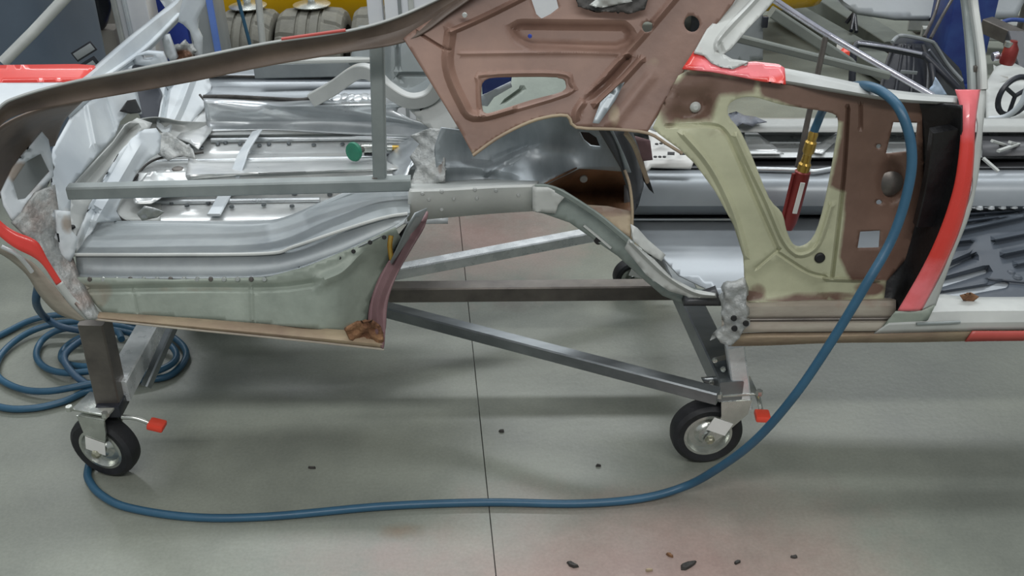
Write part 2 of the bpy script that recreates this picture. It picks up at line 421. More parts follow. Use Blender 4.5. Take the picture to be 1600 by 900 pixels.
WM = mat('painted shop wall', '#b4b6b2', '#bdbfbb', .7, 0, 2, .02)
for nm, c_, s_ in (('wall_back', (0, 10.05, 2.2), (18.2, .1, 4.4)), ('wall_left', (-9.05, 4, 2.2), (.1, 12, 4.4)), ('wall_right', (9.05, 4, 2.2), (.1, 12, 4.4))):
    tag(box(nm, c_, s_, WM, None, None, 0), kind='structure')

# ------------------------------------------------------------------ THE CAR BODY SHELL
car = empty('car_body_shell', (0, 1.9, .45), 'stripped rusty car body shell with its rear quarter cut open, resting on the wheeled dolly', 'car body')
def P_(name, outline, surf, m, **k): return plate(name, outline, surf, K[m], car, **k)
def S_(name, rows, m, **k): return sheet(name, rows, K[m], car, **k)

# --- trunk floor of galvanised sheet, pressed in steps (front row to back row)
def zr(py, z, xs=(100, 300, 480, 700), dy=(0, 0, 0, 0)): return [Z(x, py+e-(x-400)*.012, z) for x, e in zip(xs, dy)]
S_('trunk_floor', [zr(352, .45), zr(330, .455), zr(304, .46), zr(298, .475), zr(284, .50), zr(268, .515), zr(256, .50), zr(247, .485),
                   zr(240, .475), zr(236, .478), zr(214, .478), zr(210, .495), zr(203, .497), zr(196, .50)], 'galv', nu=6, ang=25)
# pressed beads and the cross strap on that floor
strip('floor_strap', [Z(334, 336, .465), Z(354, 300, .475), Z(372, 262, .52), Z(381, 238, .495), Z(402, 205, .51)], .03, .006, K['white'], car)
for pts in ([(235, 316), (500, 312)], [(230, 254), (560, 247), (650, 243)], [(330, 219), (560, 216), (660, 219)]):
    tube('pressed_bead', [Z(a, b, .487 if b < 260 else .463) for a, b in pts], .006, K['bare'], car, smooth=0)
dots = [(325, 316), (292, 320), (362, 322), (412, 319), (456, 321), (415, 300), (460, 302), (515, 303), (340, 224), (352, 222), (375, 224), (405, 226), (420, 224), (451, 223), (490, 225), (535, 224), (300, 225), (315, 230), (640, 238), (268, 316)]
for (a, b) in dots:
    p = Z(a, b, .464 if b > 260 else .484); lathe('spot_weld', [(0, .001), (.005, .001), (.006, -.003)], axis(p, (0, 0, 1)), K['tube'], car, 8)
# big rolled hump across the trunk
S_('axle_hump', [[Z(325, 205, .50), Z(420, 203, .50), Z(520, 208, .50), Z(620, 214, .5), Z(705, 222, .5)],
                 [Z(322, 190, .515), Z(420, 190, .515), Z(520, 190, .52), Z(620, 192, .53), Z(705, 210, .53)],
                 [Z(320, 172, .55), Z(400, 176, .55), Z(440, 170, .555), Z(520, 172, .57), Z(620, 174, .57), ][:5],
                 [Z(318, 158, .575), Z(400, 160, .57), Z(440, 166, .575), Z(540, 163, .59), Z(660, 160, .59)],
                 [Z(318, 151, .57), Z(400, 153, .565), Z(440, 157, .57), Z(540, 155, .585), Z(640, 150, .58)]], 'bare', nu=8, nv=4, sv=True)
tube('hump_seam', [Z(318, 151, .575), Z(360, 151, .575), Z(420, 154, .575), Z(470, 156, .575), Z(500, 152, .58), Z(590, 152, .58)], .005, K['seamd'], car)
for k in range(9):
    a = 505+k*11; p = Z(a, 154+(k % 3), .585)
    lathe('weld_bead', [(0, .012), (.012, .008), (.016, -.004)], axis(p, (random.uniform(-.4, .4), -.4, 1)), K['tubeb'], car, 9)
# far side of trunk behind the hump
S_('far_drop_floor', [[Z(318, 151, .54), Z(440, 157, .54), Z(640, 152, .54)], [Z(316, 121, .55), Z(440, 121, .55), Z(640, 121, .55)],
                      [Z(330, 119, .56), Z(440, 119, .56), Z(640, 119, .56)], [Z(330, 108, .57), Z(440, 106, .57), Z(640, 104, .57)]], 'floor_sheet', nu=5)
bar('far_seam', Z(330, 119, .575), Z(500, 121, .575), .006, .006, K['seamd'], car, .001)
bar('far_rail', Z(400, 107, .60), Z(590, 103, .60), .05, .04, K['grey'], car)
bar('far_lip', Z(420, 96, .66), Z(585, 93, .66), .018, .012, K['light'], car)
# far wheelhouse and its trim band
P_('far_wheelhouse', [(560, 40), (720, 30), (735, 200), (712, 206), (690, 210), (672, 190), (640, 160), (600, 130), (560, 112), (545, 100)], ('d', [(560, 60, .86), (720, 60, .82), (690, 210, .74)]), 'fw', smooth=False,
   relief=[([(621, 75), (622, 105)], 5, -.012), ([(625, 122), (625, 117), (675, 117)], 5, -.012), ([(600, 60), (602, 130), (640, 150), (680, 130)], 12, .02)], tint=[(690, 205, 30, 12, .4)])
strip('wheelhouse_band', [D(488, 156, .74), D(520, 138, .73), D(548, 118, .72), D(566, 111, .71), D(584, 117, .70), D(605, 138, .69), D(632, 155, .68), D(655, 157, .68), D(676, 147, .68), D(690, 122, .68)], .022, .034, K['belt'], car)
P_('wheelhouse_gusset', [(628, 160), (660, 168), (700, 140), (722, 195), (700, 212), (676, 206), (650, 182)], ('d', [(640, 160, .70), (720, 150, .68), (690, 210, .64)]), 'belt', thick=.004)
lathe('drain_hole', [(0, .001), (.008, .001), (.009, -.003)], axis(D(661, 170, .685), (0, -1, .3)), K['hole'], car, 10)
# --- left inner end of the trunk: white primed tail structure
S_('tail_floor', [[Z(118, 400, .49), Z(152, 347, .485), Z(185, 345, .475), Z(240, 345, .46), Z(250, 344, .455)], [Z(108, 300, .52), Z(160, 296, .51), Z(200, 290, .49), Z(240, 290, .47), Z(255, 288, .47)],
                  [Z(115, 284, .53), Z(170, 240, .52), Z(210, 232, .50), Z(252, 240, .49), Z(270, 240, .49)],
                  [Z(170, 215, .55), Z(205, 200, .54), Z(235, 190, .53), Z(285, 200, .52), Z(325, 200, .50)],
                  [Z(190, 196, .565), Z(222, 186, .56), Z(250, 184, .55), Z(285, 190, .54), Z(325, 190, .51)]], 'belt', nu=6, nv=5, sv=True)
P_('tail_shade_strip', [(110, 296), (140, 262), (178, 222), (196, 196), (214, 184), (238, 192), (232, 204), (206, 218), (186, 240), (160, 284), (140, 330), (118, 380), (106, 350)], ('z', [(110, 296, .575), (238, 192, .60), (160, 284, .545), (118, 380, .52)]), 'belt', thick=.003, relief=[([(120, 300), (160, 255), (205, 200)], 12, -.014)])  # grey strip paints in the shade band between tail panel and white slab
P_('tail_slab', [(160, 285), (186, 240), (206, 216), (226, 202), (244, 200), (252, 212), (250, 238), (232, 250), (214, 268), (204, 290), (190, 310), (182, 330), (190, 344), (152, 348), (134, 372), (122, 396), (118, 376), (136, 334)], ('z', [(160, 285, .575), (244, 200, .595), (204, 290, .535), (122, 396, .50), (190, 344, .50)]), 'white', thick=.004,
   relief=[([(150, 345), (182, 290), (214, 235)], 16, .010), ([(128, 380), (150, 330)], 7, -.006)])
P_('tail_panel', [(80, 262), (84, 232), (112, 182), (150, 150), (196, 108), (300, 108), (214, 138), (222, 178), (205, 172), (188, 190), (180, 212), (150, 245), (112, 290), (110, 330), (104, 372), (97, 405), (92, 380), (86, 330)],
   ('x', [(80, 262, -.915), (214, 138, -.915), (100, 400, -.86)]), 'white', relief=[([(138, 165), (150, 225)], 9, .008), ([(165, 158), (180, 205)], 7, -.006)], thick=.004, tint=[(105, 345, 18, 30, .35)])
P_('tail_opening', [(188, 174), (200, 157), (212, 155), (222, 176), (205, 178)], ('x', -.90), 'hole', grid=4)
P_('slate_plate', [(208, 138), (245, 126), (254, 150), (246, 196), (240, 214), (225, 200), (214, 170)], ('d', [(210, 140, .95), (250, 140, .95), (240, 210, .85)]), 'slate', thick=.004)
P_('tail_pillar', [(248, 132), (300, 112), (326, 118), (330, 140), (322, 165), (300, 190), (292, 218), (276, 214), (258, 212), (245, 196), (250, 170), (256, 150)], ('d', [(250, 150, .86), (320, 130, .98), (270, 210, .76)]), 'white',
   relief=[([(300, 120), (283, 165), (262, 208)], 9, .02), ([(262, 140), (254, 190)], 5, -.02)], thick=.004)
P_('pillar_foot', [(276, 214), (300, 190), (322, 165), (338, 182), (330, 205), (310, 232), (295, 222)], ('d', [(280, 214, .72), (330, 170, .92), (310, 232, .66)]), 'galv', wob=.006, thick=.003)
tube('pillar_seam', [D(312, 148, .88), D(322, 160, .86), D(332, 174, .84), D(340, 184, .82)], .003, K['seamd'], car)
tube('patch_seam', [Z(x, y, z) for x, y, z in ((318, 238, .515), (285, 243, .512), (250, 247, .515), (228, 258, .515), (212, 278, .51), (203, 290, .503), (186, 312, .498), (181, 330, .487), (190, 342, .478), (206, 350, .472))], .0028, K['seamd'], car)
P_('torn_patch', [(232, 212), (262, 206), (300, 232), (306, 248), (280, 243), (262, 250), (246, 240)], ('z', [(232, 212, .545), (300, 232, .54), (262, 250, .52)]), 'sealer', wob=.004, thick=.003, grid=4)
P_('bent_tab', [(214, 335), (225, 322), (240, 325), (256, 332), (246, 340), (222, 345)], ('z', [(214, 335, .50), (256, 332, .505), (235, 345, .485)]), 'galv', wob=.006, grid=4)
P_('trunk_patch', [(205, 300), (232, 268), (300, 262), (296, 284), (236, 318), (210, 318)], ('z', [(205, 300, .505), (300, 262, .51), (230, 318, .49)]), 'galv', wob=.002, thick=.002)
lathe('plug_hole', [(0, .002), (.011, .001), (.014, -.002)], axis(Z(277, 263, .514), (0, 0, 1)), K['tubed'], car, 12)
for a, b, z_ in ((163, 341, .497), (200, 347, .49), (112, 354, .54)): lathe('drain_hole', [(0, .002), (.006, .001), (.007, -.003)], axis(Z(a, b, z_), (0, 0, 1)), K['hole'], car, 10)
S_('trunk_side_gutter', [[Z(300, 288, .475), Z(420, 280, .48), Z(640, 272, .49)], [Z(290, 276, .52), Z(420, 270, .52), Z(640, 264, .52)], [Z(292, 262, .52), Z(420, 268, .52), Z(640, 258, .515)], [Z(296, 238, .515), Z(330, 252, .505), Z(640, 250, .50)]], 'galv', nu=8, nv=4, sv=True)

# --- near side of the trunk: dropped side box
S_('side_box_top', [[D(118, 397, .09), D(270, 398, .09), D(425, 395, .09), D(520, 366, .11), D(600, 340, .13), D(640, 334, .15)],
                    [D(119, 395, .094), D(270, 396, .094), D(425, 393, .094), D(520, 364, .114), D(600, 338, .134), D(641, 332, .154)],
                    [Z(150, 352, .50), Z(270, 352, .50), Z(408, 352, .50), Z(500, 322, .53), Z(570, 298, .55), Z(640, 290, .56)],
                    [Z(162, 345, .505), Z(270, 345, .505), Z(420, 344, .505), Z(500, 316, .535), Z(560, 294, .555), Z(650, 284, .565)]], 'grey', nu=8, thick=.002, ang=22)
S_('side_box_wall', [[D(122, 432, .055), D(270, 435, .055), D(420, 431, .055), D(520, 402, .075), D(600, 366, .10), D(632, 348, .12)],
                     [D(120, 428, .072), D(270, 430, .072), D(420, 426, .072), D(520, 396, .09), D(600, 360, .115), D(634, 342, .13)],
                     [D(118, 398, .088), D(270, 399, .088), D(425, 396, .088), D(520, 367, .108), D(600, 341, .128), D(640, 335, .148)]], 'grey', nu=8, thick=.002, ang=22)
tube('box_edge', [D(112, 398, .086), D(270, 398, .086), D(418, 396, .086), D(460, 385, .09), D(540, 358, .11), D(600, 340, .125), D(636, 334, .145)], .0035, K['light'], car, 8)
P_('lower_quarter_extension', [(118, 433), (270, 437), (418, 433), (480, 416), (560, 384), (618, 356), (626, 372), (604, 412), (590, 440), (578, 470), (572, 505), (560, 520), (450, 510), (300, 498), (160, 488), (130, 455)],
   ('d', [(120, 433, .05), (420, 433, .05), (620, 358, .10), (160, 488, .02), (440, 508, .015), (530, 500, .03), (575, 480, .085), (600, 420, .12), (540, 440, .06), (540, 400, .075)]), 'green',
   relief=[([(140, 452), (300, 449), (430, 449), (500, 440)], 9, -.008), ([(392, 448), (394, 500)], 5, .004), ([(208, 450), (216, 490)], 3, -.002), ([(500, 440), (535, 425), (560, 400)], 14, .01)],
   thick=.003, tint=[(140, 460, 50, 30, .45), (300, 452, 150, 6, .3), (560, 515, 30, 15, .6), (200, 490, 90, 8, .35)])
for k in range(14):
    a = 140+k*21; b = 436.5-(0 if a < 420 else (a-420)*.32)
    lathe('spot_weld', [(0, .0015), (.004, .001), (.005, -.002)], axis(D(a, b, .046), (0, -1, .4)), K['tubed'] if k % 3 == 0 else K['zinc'], car, 8)
for a, b in ((600, 371), (578, 379), (552, 393), (530, 403), (502, 411), (468, 420)):
    lathe('spot_weld', [(0, .001), (.0035, .001), (.0045, -.002)], axis(D(a, b, .07), (0, -1, .4)), K['hole'], car, 8)
S_('quarter_flange', [[D(146, 500, -.004), D(300, 516, -.004), D(450, 531, -.004), D(600, 547, -.004)], [D(150, 496, -.006), D(300, 510, -.006), D(450, 524, -.006), D(598, 538, -.006)],
                      [D(152, 487, .012), D(300, 497, .014), D(450, 509, .016), D(560, 517, .018)]], 'tan', nu=8, thick=.003, tint=lambda u: .36)
tube('flange_edge', [D(150, 499, -.006), D(300, 515, -.006), D(450, 530, -.006), D(600, 546, -.006)], .0022, K['sill'], car, 8)
P_('rust_scab', [(538, 516), (560, 505), (578, 502), (592, 512), (600, 530), (598, 543), (575, 538), (550, 532)], ('d', -.004), 'rust', wob=.012, grid=3.5, thick=.006)
P_('cut_edge_strip', [(668, 330), (664, 352), (645, 385), (622, 425), (606, 470), (602, 520), (598, 545), (588, 525), (576, 512), (577, 480), (590, 438), (612, 400), (632, 372), (648, 345)],
   ('d', [(665, 335, .16), (640, 385, .10), (600, 440, .055), (600, 530, .0), (580, 500, .02), (615, 400, .09)]), 'mauve', smooth=True, thick=.004, relief=[([(655, 345), (618, 410), (592, 470), (590, 520)], 9, .012)])
P_('torn_lip', [(668, 326), (655, 352), (642, 366), (630, 396), (614, 418), (612, 410), (626, 380), (640, 350), (650, 334)], ('d', [(665, 335, .14), (640, 370, .09), (610, 415, .05)]), 'grey', wob=.002, thick=.003)
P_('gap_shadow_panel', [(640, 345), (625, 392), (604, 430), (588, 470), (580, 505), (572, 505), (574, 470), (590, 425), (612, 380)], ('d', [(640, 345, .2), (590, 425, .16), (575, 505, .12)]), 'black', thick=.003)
strip('yellow_tab', [D(611, 368, .055), D(609, 385, .05), D(612, 406, .05)], .009, .002, K['brass'], car)

# --- frame rail over the rear axle, wheelhouse inner skin
S_('frame_rail', [[D(636, 346, .20), D(700, 340, .20), D(770, 334, .20), D(834, 330, .20)], [D(638, 300, .20), D(700, 298, .20), D(770, 294, .20), D(836, 292, .20)],
                  [D(640, 296, .205), D(700, 294, .205), D(770, 290, .205), D(838, 288, .205)], [Z(640, 284, .56), Z(700, 281, .56), Z(770, 278, .555), Z(845, 277, .55)]], 'light', nu=6, thick=.003, ang=22)
for a, b in ((657, 334), (670, 312), (709, 311), (690, 300), (745, 310), (742, 297), (690, 328), (810, 305), (775, 298), (660, 303)):
    lathe('rosette_weld', [(0, .001), (.0028, .0006), (.0045, -.003)], axis(D(a, b, .198), (0, -1, .1)), K['belt'], car, 10)
P_('inner_wheelhouse', [(690, 200), (730, 205), (790, 190), (850, 165), (900, 165), (950, 190), (975, 245), (985, 270), (972, 268), (905, 263), (870, 280), (845, 293), (780, 288), (690, 288), (682, 270), (680, 230)],
   ('d', [(690, 280, .31), (840, 290, .27), (740, 240, .36), (850, 170, .24), (800, 215, .36), (900, 175, .20), (970, 260, .26), (900, 230, .35), (690, 205, .30)]), 'bareds',
   holes=[[(905, 206), (920, 207), (932, 215), (938, 230), (922, 228), (912, 220)]], thick=.003, relief=[([(700, 262), (745, 262), (800, 270)], 14, .012), ([(770, 250), (835, 225)], 9, -.008), ([(760, 270), (820, 235)], 8, .008)])
P_('cavity_behind_slot', [(895, 198), (930, 198), (948, 238), (915, 236)], ('d', .46), 'hole', thick=.003)
P_('sealer_seam', [(640, 292), (650, 262), (640, 245), (655, 225), (640, 212), (672, 200), (692, 202), (694, 240), (696, 284), (670, 288)], ('d', [(645, 290, .30), (692, 284, .28), (670, 205, .38)]), 'sealer', wob=.007, grid=4, thick=.004, tint=[(688, 240, 7, 45, .5)])
P_('sealer_flap', [(600, 236), (640, 216), (668, 206), (688, 214), (680, 236), (655, 250), (640, 262), (630, 290), (618, 286)], ('z', [(600, 236, .50), (680, 215, .57), (630, 288, .53)]), 'bare', wob=.003, thick=.003)
P_('kick_down_rail', [(832, 292), (852, 291), (880, 300), (925, 330), (960, 358), (990, 380), (1010, 415), (1060, 452), (1122, 462), (1128, 477), (1070, 476), (1035, 462), (1000, 432), (965, 400), (930, 376), (890, 348), (850, 334), (832, 330)],
   ('d', [(832, 300, .19), (930, 350, .17), (1010, 430, .14), (1120, 470, .12)]), 'rail2', thick=.03, grid=9)
strip('rail_top_flange', [D(836, 292, .185), D(856, 293, .18), D(880, 302, .17), D(930, 334, .16), D(960, 358, .15), D(988, 382, .14)], .006, .012, K['rail2'], car)
strip('rail_scratch', [D(912, 352, .166), D(934, 370, .161), D(955, 388, .156)], .002, .004, K['light'], car)
lathe('rail_hole', [(0, .002), (.008, .002), (.009, -.004)], axis(D(935, 376, .163), (0, -1, .1)), K['hole'], car, 14)
P_('rail_end_cap', [(832, 292), (856, 293), (884, 306), (872, 320), (868, 334), (832, 330)], ('d', [(832, 300, .18), (884, 306, .168), (850, 334, .175)]), 'light', wob=.0015, thick=.003)
P_('rail_flange', [(982, 374), (1000, 388), (1022, 405), (1050, 434), (1085, 452), (1118, 458), (1120, 466), (1085, 466), (1045, 455), (1010, 430), (976, 388)], ('d', [(980, 380, .125), (1050, 445, .105), (1120, 462, .09)]), 'light', thick=.004, relief=[([(986, 378), (1040, 430), (1085, 457), (1118, 462)], 5, .01)])
P_('rail_end_lip', [(1100, 466), (1112, 462), (1122, 458), (1128, 478), (1068, 478), (1072, 470)], ('d', .10), 'darkgrey', thick=.03)
# rusty pocket between the rail and the wheelhouse
S_('rusty_pocket', [[D(842, 293, .26), D(905, 262, .34), D(940, 261, .38), D(976, 266, .38)], [D(860, 300, .42), D(900, 300, .46), D(940, 300, .48), D(984, 300, .46)], [D(872, 302, .26), D(915, 332, .30), D(950, 352, .32), D(990, 378, .26)]], 'pocket', nu=6, nv=5, thick=.003)
P_('pocket_ledge', [(905, 310), (925, 316), (950, 316), (985, 326), (988, 334), (960, 332), (938, 324), (912, 320)], ('z', .44), 'pocket', thick=.004, wob=.003)
P_('pocket_lower_plate', [(898, 316), (920, 320), (950, 322), (986, 330), (987, 372), (960, 352), (930, 332)], ('d', [(898, 316, .26), (986, 330, .26), (987, 372, .19)]), 'tan', thick=.004, tint=[(950, 330, 60, 12, .6)])
tube('pocket_edge', [D(976, 266, .24), D(984, 290, .22), (D(988, 330, .20)), D(986, 376, .18)], .003, K['tan'], car, 8)
lathe('slot_light', [(0, .001), (.008, .001), (.009, -.002)], axis(D(912, 280, .385), (0, -1, 0)), K['light'], car, 10)
P_('dark_inner_pillar', [(935, 198), (966, 200), (988, 204), (998, 230), (1006, 262), (1006, 290), (998, 320), (990, 335), (984, 300), (972, 262), (955, 232)], ('d', [(940, 200, .20), (1000, 240, .34), (985, 330, .24)]), 'darkgrey', smooth=False, thick=.004, relief=[([(975, 205), (992, 250), (998, 310)], 14, .02)])
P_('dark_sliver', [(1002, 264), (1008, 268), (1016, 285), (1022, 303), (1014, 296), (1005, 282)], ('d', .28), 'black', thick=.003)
strip('edge_flange', [D(978, 208, .12), D(990, 226, .15), D(1002, 256, .18), D(1012, 284, .2)], .007, .010, K['tan'], car)
P_('dark_tab', [(992, 213), (1016, 220), (1020, 250), (1004, 252), (994, 236)], ('d', .40), 'mauve', thick=.003)
P_('rail_web_flap', [(986, 350), (996, 356), (1012, 374), (1040, 398), (1034, 408), (1008, 392), (990, 376)], ('d', [(986, 350, .17), (1040, 398, .16), (990, 376, .15)]), 'light', thick=.003)

# --- rear floor seen behind the arch and the far sill
xs = (975, 1060, 1180, 1320, 1470, 1780)
def zrow(py, z, slope=-.0): return [Z(x, py+slope*(x-1100), z) for x in xs]
P_('rear_floor_pan', [(988, 330), (1100, 333), (1200, 333), (1780, 333), (1780, 470), (1130, 466), (1118, 458), (1060, 430), (1036, 404), (990, 366)], ('z', .392), 'floor_sheet', grid=12, relief=[([(992, 400), (1170, 400)], 30, .006)])
S_('rear_floor_riser', [zrow(336, .392), zrow(335, .41), zrow(329, .43), zrow(322, .45), zrow(300, .48), zrow(282, .50), zrow(272, .505), zrow(262, .505)], 'floor_sheet', nu=4, ang=40)
tube('floor_bead', [Z(990, 343, .40), Z(1100, 343, .40), Z(1165, 343, .40)], .003, K['bare'], car, 8)
P_('pan_slot', [(1021, 398), (1026, 397), (1034, 406), (1028, 406)], ('z', .395), 'hole', grid=3, thick=.001)
S_('tunnel_black_band', [zrow(262, .51), zrow(258, .50), zrow(249, .505)], 'darkgrey', nu=4)
tube('tunnel_lip', [Z(1165, 264, .512), Z(1245, 266, .512), Z(1275, 268, .512), Z(1310, 262, .512)], .006, K['bare'], car)
S_('far_floor_pan', [zrow(249, .505), zrow(246, .52), zrow(238, .525), zrow(226, .515), zrow(212, .51), zrow(207, .53), zrow(190, .55)], 'galv', nu=4, nv=3, ang=20)
S_('far_sill', [zrow(206, .56), zrow(192, .57), zrow(186, .575), zrow(184, .56)], 'belt', nu=4)
P_('far_pan_reflector', [(1160, 240), (1164, 206), (1182, 206), (1225, 240)], ('z', .53), 'galv', thick=.002)
P_('far_pan_reflector', [(1262, 236), (1310, 205), (1312, 214), (1285, 240)], ('z', .53), 'galv', thick=.002)
P_('far_pan_scar', [(1136, 178), (1150, 174), (1164, 180), (1180, 182), (1198, 190), (1184, 192), (1176, 197), (1160, 192), (1148, 200), (1136, 194)], ('z', .585), 'slate', wob=.01, grid=4, thick=.002)
# glossy black front floor pan with pressed ribs
ribs = [([(1478, 420), (1520, 402)], 9, -.016), ([(1462, 446), (1540, 424)], 10, -.016), ([(1475, 462), (1570, 446)], 8, -.014), ([(1490, 362), (1600, 338)], 6, .012), ([(1500, 347), (1600, 334)], 4, .01), ([(1555, 374), (1605, 364)], 6, .012),
        ([(1570, 396), (1610, 388)], 6, .012), ([(1485, 378), (1520, 374)], 5, .012), ([(1590, 412), (1620, 406)], 6, .01), ([(1498, 336), (1600, 328)], 4, .012), ([(1545, 440), (1610, 446)], 6, -.006)]
for a, b in ((1525, 392), (1545, 405), (1580, 425), (1530, 412), (1590, 432)): lathe('pressed_dimple', [(0, .003), (.006, .002), (.010, -.002)], axis(Z(a, b, .405), (0, 0, 1)), K['blackgloss'], car, 14)
P_('front_floor_pan', [(1420, 476), (1440, 400), (1465, 326), (1610, 322), (1780, 322), (1780, 472), (1500, 470)], ('z', [(1450, 470, .395), (1780, 470, .395), (1500, 330, .425)]), 'blackgloss', relief=ribs, grid=4, thick=.003)
for k in range(13):
    lathe('seam_weld', [(0, .006), (.007, .004), (.009, -.002)], axis(Z(1512+k*9, 325-(k % 2)*3-k*.3, .445), (0, 0, 1)), K['tubeb'], car, 8)
# things of the far side at the right edge
S_('far_footwell', [[Z(1535, 244, .53), Z(1780, 240, .53)], [Z(1535, 212, .55), Z(1780, 208, .55)]], 'darkgrey', nu=2)
for a, b, c, d_ in ((1536, 247, 1560, 268), (1560, 236, 1600, 222), (1550, 220, 1575, 228), (1578, 222, 1592, 226)): bar('bright_edge', Z(a, b, .555), Z(c, d_, .535), .008, .006, K['light'], car, .001)

# --- sill, rusty rear part and primed front part
xr = (1128, 1200, 1290, 1400)
def dr(pys, d, xs_=xr): return [D(x, y, d) for x, y in zip(xs_, pys)]
S_('sill_upper', [dr((500, 499, 499, 498), .02), dr((480, 479, 478, 478), .024), dr((474, 472, 470, 470), .035), dr((462, 463, 462, 462), .07)], 'sill', nu=6, nv=3, thick=.003, tint=lambda u: .24+.05*math.sin(u*9))
S_('sill_lower', [dr((520, 519, 518, 517), -.002), dr((507, 506, 505, 504), .004), dr((500, 499, 499, 498), .02)], 'sill', nu=6, nv=2, thick=.003, tint=lambda u: .22)
bar('sill_seam', D(1165, 500, .014), D(1400, 498, .014), .006, .006, K['tubed'], car, .001)
S_('sill_flange', [[D(x, y, -.006) for x, y in ((1138, 541), (1200, 540), (1300, 536), (1420, 535), (1530, 533), (1780, 531))], [D(x, y, -.008) for x, y in ((1138, 528), (1200, 527), (1300, 526), (1420, 522), (1530, 519), (1780, 517))], [D(x, y, .004) for x, y in ((1140, 521), (1200, 519), (1300, 518), (1420, 516), (1530, 515), (1780, 513))]], 'tan', nu=5, thick=.003, tint=lambda u: .3)
S_('sill_flange_red', [[D(x, y, -.012) for x, y in ((1508, 534), (1560, 533), (1780, 531))], [D(x, y, -.012) for x, y in ((1520, 518), (1570, 518), (1780, 517))]], 'redd', nu=4, thick=.003)
S_('sill_front', [[D(x, y, -.004) for x, y in ((1365, 522), (1420, 520), (1520, 518), (1780, 516))], [D(x, y, -.006) for x, y in ((1385, 508), (1430, 506), (1520, 504), (1780, 502))], [D(x, y, .004) for x, y in ((1405, 490), (1450, 488), (1530, 486), (1780, 485))],
                  [D(x, y, .03) for x, y in ((1420, 480), (1455, 474), (1530, 474), (1780, 472))], [D(x, y, .06) for x, y in ((1440, 474), (1470, 460), (1530, 464), (1780, 462))]], 'light', nu=6, nv=2, thick=.003)
tube('scuff_bead', [D(1432, 506, -.008), D(1480, 504, -.008), D(1500, 503, -.008)], .003, K['paintg'], car, 8)
P_('sill_rust_spot', [(1500, 462), (1518, 458), (1530, 464), (1520, 472), (1505, 470)], ('d', .04), 'rust', wob=.003, grid=3, thick=.003)
P_('torn_bracket', [(1134, 450), (1150, 445), (1165, 448), (1167, 500), (1172, 508), (1160, 516), (1156, 528), (1142, 541), (1126, 536), (1119, 524), (1134, 512), (1126, 490), (1130, 470)], ('d', [(1134, 450, -.005), (1167, 500, -.02), (1126, 536, -.015)]), 'sealer', wob=.005, grid=4, thick=.022)
for a, b in ((1147, 498), (1148, 514), (1166, 506)): lathe('drain_hole', [(0, .001), (.005, .001), (.006, -.003)], axis(D(a, b, -.03), (0, -1, .2)), K['hole'], car, 10)

# --- inner quarter panel: green wheel arch, window opening, brown rear of the door jamb
win = [tuple(p) for p in cr([(1173, 151), (1219, 163), (1262, 170), (1300, 177), (1310, 190), (1306, 225), (1290, 313), (1274, 366), (1256, 384), (1240, 382), (1229, 360), (1222, 333), (1202, 310), (1177, 249), (1157, 205), (1138, 180), (1142, 160)], 3, True)]
P_('inner_quarter_panel', [(1020, 200), (1035, 165), (1060, 118), (1078, 108), (1140, 113), (1230, 128), (1320, 142), (1400, 155), (1440, 160), (1444, 300), (1420, 400), (1385, 440), (1380, 478), (1168, 472), (1166, 450), (1161, 400), (1146, 352), (1118, 300), (1085, 255), (1060, 232), (1030, 210)],
   ('d', [(1020, 200, .10), (1070, 110, .13), (1230, 130, .09), (1430, 160, .07), (1166, 470, .03), (1380, 470, .05), (1430, 300, .09), (1160, 380, .05), (1230, 300, .055), (1330, 300, .07)]), 'brown_quarter',
   holes=[win, [(1396, 191), (1434, 192), (1430, 236), (1384, 241)], [(1344, 362), (1376, 360), (1374, 387), (1340, 388)], ell(1374, 316, 5, 4), ell(1373, 229, 4, 4)], grid=5, thick=.003,
   relief=[([(1045, 197), (1110, 196), (1133, 207), (1150, 240), (1180, 310), (1215, 390)], 5, -.006), ([(1215, 390), (1180, 420)], 4, -.005), ([(1100, 165), (1080, 185), (1060, 180)], 20, -.01), ('area', [(1060, 150), (1110, 140), (1112, 185), (1060, 190)], 12, -.012),
           ([(1150, 213), (1172, 262), (1200, 320), (1222, 372), (1240, 395), (1258, 398), (1280, 380), (1300, 320)], 5, .008), ([(1215, 395), (1262, 425), (1290, 432)], 4, -.006), ([(1325, 170), (1318, 280), (1300, 435)], 4, -.01), ([(1345, 165), (1345, 200)], 4, -.006),
           ('area', [(1168, 430), (1215, 405), (1280, 440), (1290, 470), (1170, 470)], 14, -.012), ('area', ell(1394, 282, 16, 30), 10, -.02), ([(1290, 436), (1370, 438)], 4, .012), ([(1068, 210), (1110, 260), (1145, 330), (1165, 400)], 7, .008)],
   tint=[('area', [(1030, 170), (1072, 108), (1190, 118), (1180, 146), (1150, 150), (1126, 150), (1112, 190), (1060, 194)], 14, .72), ('area', [(1180, 100), (1460, 140), (1460, 440), (1330, 440), (1312, 400), (1322, 300), (1298, 290), (1318, 190), (1190, 150)], 14, 1.0), (1080, 150, 40, 30, .75), (1045, 160, 25, 45, .7), (1345, 390, 30, 60, .35), (1170, 462, 30, 10, .8), (1195, 430, 10, 30, .2), (1360, 450, 30, 14, .8), (1260, 468, 90, 5, .7), (1120, 212, 26, 16, .36), (1140, 300, 14, 50, .22), (1184, 456, 18, 18, .62), (1290, 462, 90, 8, .6), (1100, 250, 20, 30, .25)])
for a, b, r_ in ((1281, 403, .010), ): lathe('rubber_plug', [(0, .003), (r_*.7, .003), (r_, .001), (r_, -.003)], axis(D(a, b, .047), (0, -1, .1)), K['hole'], car, 16)
lathe('bolt_boss', [(0, .003), (.004, .003), (.008, .000), (.010, -.003)], axis(D(1087, 168, .118), (0, -1, .1)), K['light'], car, 14)
